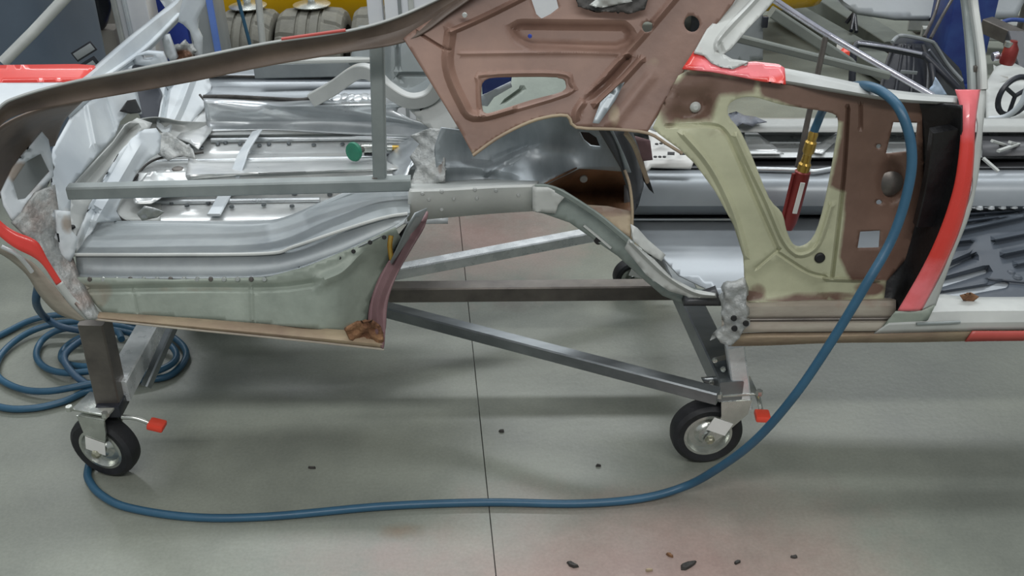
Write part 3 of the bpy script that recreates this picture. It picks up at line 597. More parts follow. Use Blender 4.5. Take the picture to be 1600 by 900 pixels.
lathe('oval_bulge', [(0, .004), (.014, .003), (.024, -.004)], axis(D(1392, 288, .088), (0, -1, .1)), K['tubed'], car, 18)
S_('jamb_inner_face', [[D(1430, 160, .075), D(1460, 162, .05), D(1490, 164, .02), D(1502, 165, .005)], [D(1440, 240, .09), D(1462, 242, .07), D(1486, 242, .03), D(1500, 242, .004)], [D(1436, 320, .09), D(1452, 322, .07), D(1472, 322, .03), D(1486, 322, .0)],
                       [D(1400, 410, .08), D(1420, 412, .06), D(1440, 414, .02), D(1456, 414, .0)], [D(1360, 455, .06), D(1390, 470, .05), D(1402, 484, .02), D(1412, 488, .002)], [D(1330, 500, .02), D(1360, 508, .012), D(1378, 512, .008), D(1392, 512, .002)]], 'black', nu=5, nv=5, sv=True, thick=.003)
strip('jamb_lock_bracket', [D(1478, 200, .022), D(1470, 260, .035), D(1462, 300, .045), D(1450, 350, .05)], .05, .02, K['black'], car)
L_ = [(1492, 140, .05), (1499, 165, .03), (1501, 200, .01), (1497, 250, -.005), (1488, 300, -.012), (1468, 360, -.012), (1440, 420, -.006), (1402, 486, 0)]
M_ = [(1532, 140, .05), (1528, 165, .03), (1524, 200, .01), (1522, 250, -.005), (1516, 300, -.012), (1500, 360, -.012), (1474, 420, -.006), (1440, 486, 0)]
N_ = [(1541, 140, .052), (1540, 165, .032), (1536, 200, .012), (1532, 250, -.003), (1524, 300, -.01), (1512, 345, -.01), (1488, 405, -.004), (1462, 478, .002)]
B_ = [tuple((np.array(a)*.45+np.array(b)*.55)) for a, b in zip(L_, M_)]
B_ = [(x, y, d-.008) for x, y, d in B_]
o = S_('red_quarter_strip', [[D(*p) for p in L_], [D(*p) for p in B_], [D(*p) for p in M_]], 'red', nu=8, nv=3, sv=True, thick=.0025, tint=lambda u: .75-.75*min(1, max(0, (u-.22)/.25))+.6*min(1, max(0, (u-.70)/.2)))
S_('primed_quarter_edge', [[D(x+wx, y, d) for (x, y, d), wx in zip(M_, (0, -6, 4, -3, 3, -4, 2, 0))], [D(*p) for p in N_]], 'light', nu=8, nv=3, thick=.0025)
P_('strip_foot', [(1400, 487), (1440, 486), (1462, 476), (1450, 500), (1420, 520), (1372, 520)], ('d', -.004), 'green', thick=.003)

# --- belt line, pillars, window frame
S_('belt_rail', [[D(x, y, d) for x, y, d in ((1222, 131, .088), (1240, 133, .085), (1300, 144, .065), (1400, 159, .05), (1496, 164, .045))], [D(x, y, d) for x, y, d in ((1222, 126, .083), (1240, 128, .08), (1300, 138, .06), (1400, 154, .045), (1496, 160, .04))],
                 [D(x, y, d) for x, y, d in ((1222, 106, .103), (1240, 109, .098), (1300, 121, .085), (1400, 141, .07), (1496, 150, .06))]], 'belt', nu=8, nv=2, thick=.003)
P_('red_painted_corner', [(1066, 107), (1084, 80), (1100, 85), (1112, 97), (1128, 104), (1145, 106), (1165, 97), (1180, 96), (1216, 100), (1226, 106), (1228, 131), (1190, 126), (1150, 118), (1110, 111)], ('d', [(1070, 105, .115), (1228, 130, .075), (1100, 85, .135)]), 'red', thick=.003, tint=[(1130, 105, 50, 20, .9), (1190, 108, 50, 16, .8), (1090, 90, 15, 10, .4), (1150, 118, 60, 8, .6)])
P_('window_frame', [(1084, 82), (1104, 46), (1142, 8), (1160, -14), (1196, -66), (1266, -66), (1222, -14), (1196, 16), (1168, 45), (1142, 76), (1130, 84), (1144, 92), (1170, 96), (1146, 107), (1128, 105), (1112, 98), (1100, 86)], ('d', [(1090, 85, .13), (1140, 100, .11), (1190, -10, .20)]), 'light',
   relief=[([(1122, 78), (1124, 60), (1175, 5), (1190, -14)], 6, .010), ([(1130, 84), (1124, 70)], 6, -.006)], grid=5, thick=.006, tint=[(1095, 78, 8, 10, .3)])
strip('quarter_window_post', [D(1517, -14, .155), D(1521, 20, .14), D(1527, 60, .11), D(1532, 100, .08), D(1534, 141, .058)], .012, .026, K['light'], car)
strip('quarter_window_channel', [D(1506, -14, .165), D(1510, 20, .15), D(1514, 60, .12), D(1517, 100, .09), D(1519, 141, .068)], .012, .014, K['paintg'], car)
box('latch_tab', D(1523, 107, .08), (.006, .01, .010), K['tubed'], car, bev=.001)

# --- brown C-pillar inner panel
louv = [tuple(p) for p in cr([(754, 170), (752, 145), (758, 125), (790, 121), (870, 121), (884, 130), (878, 143), (830, 156), (770, 175), (758, 176)], 3, True)]
P_('pillar_inner_panel', [(630, 60), (645, 48), (700, 14), (760, -32), (815, -66), (1190, -66), (1145, 6), (1110, 50), (1072, 106), (1042, 158), (1012, 206), (985, 206), (960, 201), (900, 198), (886, 181), (850, 183), (815, 195), (775, 215), (739, 242), (720, 206), (692, 160), (660, 108)],
   ('d', [(630, 60, .15), (739, 242, .06), (1012, 206, .10), (1150, 0, .18), (880, 0, .22), (880, 120, .15), (760, 120, .13)]), 'brown', grid=5, thick=.003,
   holes=[louv, [(822, -26), (864, -26), (873, 12), (860, 22), (846, 29), (838, 22)], ell(1081, 37, 12, 13, rot=-20), ell(1012, 42, 9, 9)],
   relief=[('area', [(800, 45), (812, 38), (975, 40), (985, 50), (982, 66), (965, 74), (830, 72), (808, 62)], 9, -.02), ([(704, 50), (700, 105), (722, 160), (742, 182), (800, 168)], 10, .016), ([(655, 52), (692, 75), (704, 78)], 3, -.006), ([(704, 50), (760, 25), (830, -10)], 6, .010),
           ([(980, 92), (950, 125), (915, 155)], 8, -.013), ([(1000, 95), (968, 130), (930, 165)], 7, .012), ([(900, 180), (912, 158), (1000, 60), (1060, -10)], 8, .010), ([(1015, 120), (960, 190)], 14, .004), ([(750, 182), (748, 130), (756, 117), (875, 115), (892, 130), (885, 147), (760, 184)], 5, .005), ([(720, 84), (900, 82), (990, 86)], 5, .003)],
   tint=[(1000, 70, 30, 20, .3), (960, 180, 12, 25, .5), (740, 238, 10, 8, .4), (850, 170, 20, 6, .25), (1020, 100, 20, 20, .35)])
strip('panel_cut_edge', [D(x, y, d) for x, y, d in ((739, 243, .055), (775, 217, .067), (815, 196, .08), (850, 184, .09), (886, 181, .095), (900, 199, .09), (960, 202, .092), (1012, 208, .095), (1040, 224, .09), (1066, 240, .085))], .005, .006, K['tan'], car, smooth=3)
P_('pillar_filler_streak', [(926, 192), (938, 160), (968, 132), (976, 128), (962, 156), (936, 193)], ('d', [(926, 192, .085), (976, 128, .125), (936, 193, .085)]), 'bareds', thick=.002)
P_('roof_rail_slot', [(899, -14), (1016, -14), (1008, 14), (990, 20), (930, 17), (903, 10)], ('d', [(899, 0, .195), (1016, 0, .185), (960, 20, .18)]), 'seamd', wob=.004, grid=4, thick=.006)
P_('slot_debris', [(920, 8), (935, -4), (980, -8), (988, 2), (960, 8), (940, 12)], ('d', .18), 'light', wob=.006, grid=3.5, thick=.003)
lathe('primer_chip', [(0, .001), (.004, .001), (.005, -.002)], axis(D(726, 24, .165), (0, -1, 0)), K['light'], car, 8)
lathe('bluish_glow_dot', [(0, .001), (.003, .001), (.004, -.002)], axis(D(828, 57, .178), (0, -1, 0)), K['blue'], car, 10)  # small blue disc painted in place of a bluish glow
P_('outer_wheel_skin', [(750, 100), (900, 100), (900, 160), (840, 170), (750, 195)], ('d', [(750, 100, .55), (900, 100, .5), (800, 190, .40)]), 'green', thick=.003, relief=[([(790, 158), (815, 140)], 4, -.01)])
P_('louvre_vane', [(752, 165), (752, 150), (798, 128), (800, 136), (772, 152), (762, 166)], ('d', .30), 'white', thick=.004)
P_('louvre_shadow_plate', [(752, 118), (800, 118), (798, 132), (754, 150)], ('d', .34), 'navy', thick=.003)

# --- long brown upper quarter flange, sweeping round the tail
top = [(-30, 208, .0), (0, 168, .01), (30, 152, .02), (100, 132, .04), (200, 112, .07), (300, 92, .10), (420, 68, .12), (540, 50, .14), (620, 28, .16), (700, -8, .19), (752, -36, .205), (810, -66, .22)]
bot = [(-30, 240, .02), (0, 196, .03), (40, 176, .045), (110, 162, .06), (200, 146, .09), (300, 128, .12), (420, 103, .135), (540, 82, .15), (640, 62, .15), (708, 16, .17), (762, -22, .185), (822, -56, .20)]
S_('upper_quarter_flange', [[D(*p) for p in top], [D((a+c)/2, (b+e)/2, (d1+d2)/2+.012) for (a, b, d1), (c, e, d2) in zip(top, bot)], [D(*p) for p in bot]], 'strip', nu=8, nv=4, sv=True, thick=.003)
strip('flange_lip', [D(x, y-1, d-.003) for x, y, d in top], .005, .005, K['belt'], car)
for (a, b), (c, e) in (((440, 64), (540, 49)),):
    bar('red_overspray', D(a, b-3, .122), D(c, e-2, .136), .008, .004, K['redd'], car, .001)
S_('tail_corner_brown', [[D(-30, 240, .02), D(0, 200, .05), D(60, 172, .12), D(130, 158, .16)], [D(-30, 290, .03), D(10, 240, .14), D(60, 200, .22), D(100, 190, .28)], [D(-30, 350, .01), D(8, 300, .12), D(50, 240, .24), D(86, 228, .30)]], 'strip', nu=6, nv=4, sv=True, thick=.003)
P_('lamp_pocket_plate', [(2, 300), (20, 262), (66, 206), (76, 218), (82, 250), (84, 275), (60, 300), (52, 318), (38, 332), (20, 345), (6, 320)], ('d', [(5, 300, .06), (70, 210, .16), (84, 275, .16), (35, 335, .06)]), 'white', holes=[[(20, 285), (42, 252), (64, 240), (78, 268), (60, 288), (40, 310), (28, 312)]], thick=.004, tint=[(30, 270, 22, 20, .8), (60, 300, 20, 20, .5)])
P_('lamp_pocket_back', [(10, 270), (60, 215), (85, 262), (70, 300), (36, 325), (14, 310)], ('d', .22), 'greyp', thick=.003)
P_('tail_corner_casting', [(36, 330), (56, 300), (86, 288), (92, 330), (104, 360), (112, 395), (124, 430), (150, 480), (160, 497), (140, 497), (110, 460), (80, 425), (60, 385), (20, 345)], ('d', [(36, 330, .05), (90, 300, .14), (112, 395, .09), (150, 490, .0), (70, 390, .03)]), 'sealer', wob=.004, thick=.006, tint=[(60, 340, 40, 40, .42), (85, 330, 20, 60, .35), (110, 430, 25, 60, .42), (130, 470, 25, 25, .5)])
P_('tail_corner_post', [(88, 330), (110, 330), (112, 360), (122, 372), (116, 398), (110, 410), (96, 400)], ('d', [(88, 330, .08), (112, 330, .10), (110, 410, .07)]), 'white', thick=.01, wob=.002, tint=[(105, 350, 12, 18, .6)])
S_('red_valance_strip', [[D(x, y, d) for x, y, d in ((-20, 325, -.02), (6, 350, -.02), (24, 362, -.02), (58, 378, -.018), (76, 408, -.015), (97, 442, -.012))], [D(x, y, d) for x, y, d in ((-20, 352, -.03), (10, 378, -.03), (28, 390, -.03), (52, 402, -.026), (68, 416, -.02), (88, 446, -.015))]], 'red', nu=6, nv=3, thick=.003)
S_('primed_valance_strip', [[D(97, 440, -.012), D(112, 462, -.010), D(128, 478, -.008), D(150, 498, -.006)], [D(88, 446, -.015), D(104, 470, -.012), D(120, 487, -.01), D(134, 500, -.006)]], 'light', nu=5, nv=2, thick=.003)
S_('lower_valance', [[D(x, y, d) for x, y, d in ((-20, 372, -.028), (12, 396, -.02), (48, 410, -.012), (80, 444, -.012), (104, 472, -.01), (134, 500, -.006))], [D(x, y, d) for x, y, d in ((-20, 390, .0), (6, 400, .0), (40, 428, .0), (62, 462, .004), (90, 490, .006), (125, 502, .0))]], 'sill', nu=6, nv=3, thick=.003)
tube('valance_bright_edge', [D(2, 385, -.034), D(24, 396, -.03), D(40, 412, -.022), (D(50, 425, -.018))], .004, K['galv'], car, 8)
# tail beam running to the far side
Xt = -.93
S_('tail_beam', [[X(110, 184, Xt), X(140, 158, Xt), X(200, 110, Xt), X(258, 56, Xt), X(305, 6, Xt), X(322, -18, Xt)], [X(106, 160, Xt-.0), X(132, 128, Xt-.01), X(190, 76, Xt-.01), X(240, 34, Xt-.01), X(276, 6, Xt-.01), X(292, -18, Xt-.01)], [X(100, 158, Xt-.05), X(128, 122, Xt-.06), X(186, 70, Xt-.06), X(238, 28, Xt-.06), X(272, 0, Xt-.06), X(286, -18, Xt-.06)]], 'white', nu=6, nv=2, thick=.004)
strip('beam_bead', [X(128, 140, Xt), X(170, 116, Xt), X(230, 72, Xt), X(280, 22, Xt)], .012, .008, K['white'], car)
P_('tail_cross_tube', [(240, -14), (258, -14), (272, 6), (284, 18), (276, 26), (262, 18)], ('d', 1.5), 'white', thick=.02)
P_('far_hinge_bracket', [(290, -14), (320, -14), (318, 10), (308, 30), (307, 46), (314, 60), (313, 95), (303, 95), (303, 65), (296, 48), (286, 38), (278, 34), (282, 10)], ('d', 1.15), 'white', thick=.02)
P_('hinge_bridge', [(206, 90), (228, 82), (252, 84), (258, 98), (262, 118), (240, 118), (232, 104), (206, 100)], ('d', .85), 'white', thick=.02, holes=[[(220, 86.5), (240, 86), (238, 93), (224, 94)]])
P_('hinge_arm', [(252, 56), (262, 56), (276, 92), (266, 96), (258, 84)], ('d', 1.1), 'white', thick=.02)
P_('hinge_arm', [(196, 108), (205, 104), (202, 122), (178, 128), (184, 116)], ('d', .8), 'white', thick=.01)
P_('hinge_clutter', [(268, 82), (284, 66), (292, 72), (302, 68), (302, 98), (272, 96)], ('d', 1.12), 'sealer', thick=.02, wob=.02, grid=4, tint=[(285, 88, 20, 12, .8)])
P_('far_slate_panel', [(200, 99), (236, 102), (240, 118), (204, 122)], ('d', .95), 'slate', thick=.006)
P_('tail_outer_red', [(-30, 102), (120, 100), (148, 102), (132, 122), (128, 126), (-30, 130)], ('z', [(0, 102, .70), (140, 102, .70), (0, 130, .68)]), 'red', thick=.01)
P_('tail_outer_primed', [(-30, 129), (130, 124), (118, 134), (60, 146), (0, 170), (-30, 190)], ('z', [(0, 130, .68), (140, 126, .68), (0, 180, .655)]), 'white', thick=.01)
# square-tube bracing welded into the trunk
bar('trunk_brace_tube', D(108, 299, .20), D(642, 286, .24), .028, .026, K['paintg'], car)
bar('trunk_brace_upright', D(594, 288, .245), D(589, 68, .245), .026, .026, K['paintg'], car)
box('weld_tab', D(586, 280, .235), (.012, .01, .01), K['tubed'], car)
# bracing behind the door opening
bar('door_brace_tube', D(1130, 54, .55), D(1388, 118, .55), .022, .016, K['beam'], car)
bar('upright_brace_rod', D(1290, 58, .44), D(1246, 262, .38), .011, .011, K['tubed'], car)
tube('bright_brace_tube', [D(1198, -8, .72), D(1300, 58, .70), D(1458, 150, .62)], .0075, K['chrome'], car)
bar('grey_channel', D(1205, 18, .9), D(1330, 100, .9), .035, .025, K['beam'], car)

# ------------------------------------------------------------------ DOLLY
dol = empty('body_dolly', (0, 2.05, 0), 'square steel tube dolly with brake casters under the car shell', 'dolly')
zt = .20
node = Z(500, 457, zt)
bar('spine_rail', Z(300, 459, zt), Z(1064, 452, zt), .04, .04, K['tubed'], dol)
bar('diagonal_brace', node, Z(1122, 619, zt), .03, .03, K['tube'], dol)
bar('diagonal_brace', node+Vector((0, .03, 0)), Z(1075, 338, zt), .035, .03, K['tubeb'], dol)
pa = Z(1142, 612, zt); pb = Z(1066, 452, zt); far_r = pa+(pb-pa)*1.75
bar('cross_beam', pa, far_r, .05, .05, K['tube'], dol)
la = Z(182, 612, zt); lb = Z(300, 400, zt)
bar('cross_beam', la, lb, .05, .05, K['tubeb'], dol)
bar('leg_post', D(147, 498, .10), D(176, 628, .10), .05, .05, K['tubed'], dol)
box('leg_cap', D(176, 632, .09), (.05, .055, .03), K['blackp'], dol, bev=.004)
bar('leg_post', D(1147, 536, .08), D(1160, 634, .08), .036, .036, K['tubeb'], dol)
bar('leg_post', D(1126, 560, .12), D(1140, 618, .11), .03, .02, K['tube'], dol)
plate('gusset', [(1096, 592), (1122, 590), (1138, 622), (1108, 612)], ('d', .10), K['tube'], dol, thick=.006)
for a, b in ((1112, 598), (1117, 563), (1130, 577)): lathe('weld_bead', [(0, .004), (.005, .003), (.006, -.002)], axis(D(a, b, .085), (0, -1, 0)), K['zinc'], dol, 8)
bar('rear_stay', Z(228, 604, .14), Z(272, 505, .24), .02, .02, K['tube'], dol)
def caster(px, py, d, yaw, lever, face, flip=1, off=.055):
    """swivel caster: px,py is the wheel centre; yaw turns the wheel"""
    c = D(px, py, d); r = c.z-.002
    ax = Vector((math.sin(R(yaw)), -math.cos(R(yaw)), 0)); along = Vector((math.cos(R(yaw)), math.sin(R(yaw)), 0))
    mz = axis(c, ax)
    # fork: top plate, two cheeks
    bm = bmesh.new(); stem = c+along*(off*flip)+Vector((0, 0, r+.022))
    B3 = Matrix((along, ax, Vector((0, 0, 1)))).transposed()
    addbox(bm, stem+Vector((0, 0, .012)), (.085, .062, .006), B3, .002)
    for s in (-1, 1):
        prof = [(-.014, -.008), (.0, -.014), (.013, -.008), (off+.026, r*.8), (off+.03, r+.020), (off-.034, r+.020), (off-.03, r*.75)]
        a_ = [bm.verts.new(c+along*(x*flip)+Vector((0, 0, z))+ax*(s*.027)) for x, z in prof]
        b_ = [bm.verts.new(c+along*(x*flip)+Vector((0, 0, z))+ax*(s*.031)) for x, z in prof]
        bm.faces.new(a_); bm.faces.new(b_[::-1])
        for i in range(len(a_)):
            j = (i+1) % len(a_); bm.faces.new((a_[i], b_[i], b_[j], a_[j]))
    addbox(bm, stem+Vector((0, 0, -.002)), (.062, .058, .004), B3, .001)
    bmesh.ops.recalc_face_normals(bm, faces=bm.faces)
    fork = fin(bm, 'caster', K['zincy'] if flip < 0 else K['zinc'], dol, 30)
    t = Vector((0, 0, 0)); fork_loc = fork
    ri = r*.66
    lathe('wheel_tyre', [(ri, -.018), (r*.86, -.022), (r*.97, -.016), (r, -.006), (r, .006), (r*.97, .016), (r*.86, .022), (ri, .018), (ri-.002, .01), (ri-.002, -.01), (ri, -.018)], mz, K['rubber'], fork, 44)
    lathe('wheel_rim', [(ri, .010), (ri+.001, .019), (ri-.005, .0195), (ri-.011, .008), (ri*.55, .008), (ri*.45, .012), (ri*.4, .018), (.014, .020), (.012, .024), (0, .024)], mz, K['zinc'], fork, 40)
    lathe('axle_nut', [(0, .040), (.006, .040), (.010, .036), (.011, .031)], mz, K['zincy'], fork, 6)
    for s, zz in ((-1, .0), (1, .0)):
        lathe('plate_bolt', [(0, .01), (.007, .01), (.008, 0)], axis(stem+along*(s*.042)-ax*.0+ax*.035+Vector((0, 0, .015)), (0, 0, 1)), K['zinc'], fork, 6)
    a0 = stem+along*(.05*flip)+Vector((0, 0, -.012)); a1 = D(*lever)
    lv = tube('brake_lever', [a0, a0.lerp(a1, .5)+Vector((0, 0, .006)), a1], .005, K['zinc'], fork)
    bmr = bmesh.new(); dr_ = (a1-a0).normalized()
    q = dr_.to_track_quat('X', 'Z').to_matrix()
    addbox(bmr, a1+dr_*.012, (.034, .03, .014), q, .004)
    tip = fin(bmr, 'red_grip', K['redp'], fork)
    tip['label'] = 'red plastic brake grip'
    # paper label on the outer cheek
    fx = c+ax*.0325+along*(face[0]*flip)+Vector((0, 0, face[1]))
    st = box('paper_label', fx, (.046, .001, .034), K['sticker'], fork, Matrix.Rotation(R(yaw), 3, 'Z') @ Matrix.Rotation(R(face[2]), 3, 'Y'), 0)
    return fork
caster(165, 694, .083, -16, (236, 662, .06), (.004, .022, 12), 1, .012)
caster(1103, 672, .086, 4, (1190, 645, .02), (.018, .034, 26), 1, .05)
caster(986, 431, .787, 10, (1045, 424, .77), (.01, .03, 20), 1)
caster(340, 425, .74, 10, (390, 410, .7), (.01, .03, 20), 1)

# ------------------------------------------------------------------ AIR HOSE
hp = []
coil = [(137, 738, .010), (143, 715, .010), (158, 680, .012), (175, 640, .015), (175, 612, .018), (140, 610, .010), (100, 627, .010), (50, 638, .010), (0, 636, .010), (-60, 612, .010), (-70, 560, .010), (0, 524, .010), (60, 497, .012), (130, 492, .014), (220, 508, .014), (272, 528, .014),
        (291, 556, .012), (262, 588, .010), (200, 594, .012), (150, 598, .026), (80, 611, .020), (30, 607, .014), (-5, 585, .014), (5, 550, .014), (50, 517, .018), (110, 503, .028), (190, 510, .030), (255, 532, .030), (276, 556, .028), (255, 576, .028), (200, 588, .028), (150, 580, .030), (105, 583, .024), (72, 575, .014), (57, 556, .012),
        (66, 532, .016), (95, 515, .030), (150, 512, .040), (215, 524, .042), (240, 545, .040), (215, 562, .040), (160, 572, .040), (115, 571, .020), (96, 560, .012), (104, 541, .014), (135, 524, .030), (180, 518, .050), (190, 530, .055)]
pts = [Z(*p) for p in coil]
near = [(137, 738, .010), (140, 752, .009), (158, 773, .009), (200, 793, .009), (300, 808, .009), (420, 807, .009), (600, 791, .009), (760, 785, .009), (900, 787, .009), (1000, 779, .012)]
npts = [Z(*p) for p in near[1:]]
up = [(1070, 760, -.03), (1120, 733, -.06), (1180, 688, -.10), (1240, 620, -.12), (1295, 540, -.12), (1350, 450, -.11), (1395, 370, -.08), (1420, 290, -.06), (1424, 230, -.045), (1408, 175, -.02), (1382, 146, .02), (1352, 134, .07), (1325, 138, .13), (1300, 156, .22), (1286, 172, .28), (1278, 190, .30), (1271, 208, .30)]
upts = [D(*p) for p in up]
hose = tube('air_hose', list(reversed(pts))+npts+upts, .0084, K['hose'], None, 12, 7)
tag(hose, 'long blue air hose coiled at left and draped over the car shell at right', 'hose')
h2 = tube('air_hose', [Z(230, 590, .012), Z(150, 606, .012), Z(100, 560, .045), Z(140, 522, .055), Z(128, 517, .06), Z(95, 510, .07), Z(70, 495, .09), D(57, 475, .35), D(59, 450, .32), D(62, 438, .30)], .0088, K['hosed'], None, 12, 7)
tag(h2, 'blue hose end rising off the coil behind the tail corner of the shell', 'hose')

# air tool hanging inside the quarter window
tool = empty('air_tool', D(1245, 300, .30), 'dark red air tool with a brass coupling hanging in the quarter window opening', 'air tool')
a = D(1272, 205, .30); b = D(1256, 262, .30); c_ = D(1232, 352, .30)
lathe('brass_coupling', [(0, 0), (.008, 0), (.010, .006), (.009, .02), (.012, .024), (.012, .045), (.009, .05), (.010, .068), (.013, .072), (.013, .092), (.008, .096), (.008, .112), (0, .112)], axis(a, b-a), K['brass'], tool, 16)
dv = (c_-b).normalized()
lathe('grip', [(0, 0), (.012, 0), (.016, .003), (.0165, .10), (.015, .12), (.011, .135), (0, .136)], axis(b+dv*.006, dv), K['redtool'], tool, 20)
lathe('collar', [(0, 0), (.011, 0), (.011, .010), (0, .010)], axis(b-dv*.003, dv), K['tubed'], tool, 14)
bar('side_plate', b+dv*.03+Vector((0, -.018, .004)), b+dv*.10+Vector((0, -.018, .004)), .010, .003, K['sticker'], tool, .001)
bar('lever', b+dv*.01+Vector((-.02, -.006, 0)), b+dv*.12+Vector((-.018, -.006, 0)), .008, .006, K['redtool'], tool)

# die grinder with green disc on the trunk floor
gr = empty('disc_grinder', Z(560, 250, .50), 'small air grinder with a round green disc on the galvanised trunk floor', 'grinder')
gc = Z(553, 237, .535); gd = Vector((-.55, -.8, .15)).normalized()
lathe('green_disc', [(0, .006), (.021, .005), (.023, 0), (.021, -.005), (0, -.006)], axis(gc, gd), K['greenp'], gr, 28)
lathe('arbor', [(0, 0), (.007, 0), (.007, .03), (0, .03)], axis(gc, -gd), K['tubed'], gr, 10)
g0 = Z(563, 232, .53); g1 = Z(622, 231, .515)
gv = (g1-g0).normalized()
lathe('motor_body', [(0, 0), (.010, .001), (.013, .010), (.013, .026), (.009, .030), (.009, .040), (.012, .045), (.012, .060), (.008, .063), (.008, .075), (0, .076)], axis(g0, gv), K['zinc'], gr, 16)
lathe('inlet', [(0, 0), (.006, 0), (.007, .014), (.005, .026), (0, .027)], axis(g0+gv*.074, gv), K['brass'], gr, 12)
bar('throttle_lever', g0+gv*.01+Vector((0, -.01, -.012)), g0+gv*.075+Vector((0, -.01, -.014)), .008, .004, K['blackp'], gr, .001)

# ------------------------------------------------------------------ BACKGROUND
def on(px, py, Yd): return D(px, py, Yd-Y0)
# tyres
def tyre(px, Yc, wpx, rad, lab):
    pm = D(px, 60, Yc-Y0); zc = (pm-O).length; wd = wpx*zc/FPX*.87
    t = empty('tyre', (pm.x, Yc, 0), lab, 'tyre', 'tyres in front of the yellow machine')
    c = Vector((pm.x, Yc, rad)); h = wd/2
    # carcass with modelled grooves
    prof = [(rad*.55, -h*.8), (rad*.7, -h*.98), (rad*.84, -h), (rad*.92, -h*.95), (rad*.975, -h*.8), (rad*.995, -h*.45)]
    for gx in (-.33, .0, .33):
        prof += [(rad, h*(gx-.05)), (rad-.008, h*(gx-.04)), (rad-.008, h*(gx+.04)), (rad, h*(gx+.05))]
    prof += [(rad*.995, h*.45), (rad*.975, h*.8), (rad*.92, h*.95), (rad*.84, h), (rad*.7, h*.98), (rad*.55, h*.8), (rad*.55, -h*.8)]
    bm = bmesh.new(); n = 112; M4 = axis(c, (1, 0, 0)); rg = []
    for r_, x_ in prof:
        rr_ = []
        for k in range(n):
            an = 2*math.pi*(k+abs(x_)/h*2.2*(1 if x_ > 0 else -1))/n
            q = r_-(.007 if (.42 < abs(x_)/h < .97 and r_ > rad*.9 and k % 7 == 0) else 0)
            rr_.append(bm.verts.new(M4 @ Vector((q*math.cos(an), q*math.sin(an), x_))))
        rg.append(rr_)
    for a_, b_ in zip(rg[:-1], rg[1:]):
        for k in range(n): bm.faces.new((a_[k], a_[(k+1) % n], b_[(k+1) % n], b_[k]))
    bmesh.ops.recalc_face_normals(bm, faces=bm.faces); fin(bm, 'carcass', K['tyre'], t, 25)
    lathe('hub', [(0, h*.6), (rad*.2, h*.6), (rad*.56, h*.7), (rad*.56, -h*.7), (0, -h*.7)], axis(c, (1, 0, 0)), K['tubed'], t, 30)
    return t, c, rad
for px, wp, lab, disc in ((393, 90, 'black tyre at the left of the row, behind the white rod', 392), (492, 114, 'wide black tyre in the middle of the row, silver disc on top', 494), (606, 112, 'black tyre at the right end of the row, mostly behind the white post', None)):
    t, c, rad = tyre(px, 3.68, wp, .222, lab)
    if disc:
        dc = Vector((c.x, c.y+.02, 2*rad+.004))
        d_ = empty('round_silver_base', dc, 'round silver disc with a knob resting on the %s tyre' % ('left' if px < 450 else 'middle'), 'disc', 'silver discs on the tyres')
        lathe('plate', [(0, .0), (.055, 0), (.068, .004), (.070, .008), (.05, .014), (.02, .02), (0, .02)], axis(dc, (0, 0, 1)), K['zinc'], d_, 32)
        lathe('knob', [(0, .065), (.012, .062), (.02, .05), (.018, .035), (.012, .02), (.014, .018)], axis(dc, (0, 0, 1)), K['tubeb'], d_, 18)
# yellow machine body
ye = empty('yellow_machine', (0, 4.6, 0), 'long rounded yellow machine body standing behind the row of tyres', 'machine')
bm = bmesh.new()
xl = D(352, 20, 4.35-Y0).x; xe = D(1278, 5, 4.35-Y0).x
path = [Vector((xl, 4.6, .55)), Vector((xl+.4, 4.6, .55)), Vector((0, 4.6, .56)), Vector((xe-.35, 4.6, .58)), Vector((xe-.15, 4.6, .59)), Vector((xe-.05, 4.6, .60)), Vector((xe, 4.6, .61))]
def yp(t):
    k = 1 if t < .80 else max(.15, math.sqrt(max(0, 1-((t-.80)/.20)**2)))
    return [(.40*k*math.copysign(abs(math.cos(u))**.6, math.cos(u)), .40*k*math.copysign(abs(math.sin(u))**.6, math.sin(u))) for u in [2*math.pi*i/24 for i in range(24)]]
sweep(bm, cr(path, 4), yp); fin(bm, 'body', K['yellow'], ye, 50)
for x in (xl+.2, 0.1, xe-.5): box('support_leg', (x, 4.6, .12), (.09, .4, .24), K['blackp'], ye)
# white posts behind
def post(name, p0, p1, Yd, z1, m, lab, cat, dep=.12, bev=.006, parts=()):
    a = on(p0, 40, Yd); b = on(p1, 40, Yd); w_ = abs(b.x-a.x)
    t = empty(name, ((a.x+b.x)/2, Yd, 0), lab, cat)
    box('shaft', ((a.x+b.x)/2, Yd+dep/2, z1/2), (w_, dep, z1), K[m], t, None, bev)
    return t, (a.x+b.x)/2, w_
t, cx, w_ = post('steel_post', 182, 236, 4.0, 1.8, 'whitep', 'white steel upright post behind the tail of the shell', 'post')
bar('ridge', (cx-w_*.40, 3.99, .03), (cx-w_*.40, 3.99, 1.55), .02, .02, K['light'], t)
bar('ridge', (cx-w_*.1, 3.99, .03), (cx-w_*.1, 3.99, 1.55), .015, .02, K['white'], t)
box('foot_plate', (cx, 4.06, .008), (w_+.1, .2, .016), K['white'], t)
t, cx, w_ = post('steel_post', 576, 600, 3.36, 1.6, 'whitep', 'narrow white post beside the right tyre', 'post', .05)
box('foot_plate', (cx, 3.385, .006), (w_+.002, .1, .012), K['white'], t)
t, cx, w_ = post('white_cabinet', 603, 900, 3.32, 1.3, 'whitep', 'white cabinet panel just right of the narrow white post', 'cabinet', .1)
bar('door_seam', (cx-w_*.42, 3.317, .05), (cx-w_*.42, 3.317, 1.28), .012, .006, K['greyp'], t)
bar('door_seam', (cx-w_*.36, 3.317, .05), (cx-w_*.36, 3.317, 1.28), .02, .006, K['light'], t)
t, cx, w_ = post('lift_post', 240, 292, 4.25, 1.8, 'blue', 'blue steel column behind the white tail hinge', 'column', .2)
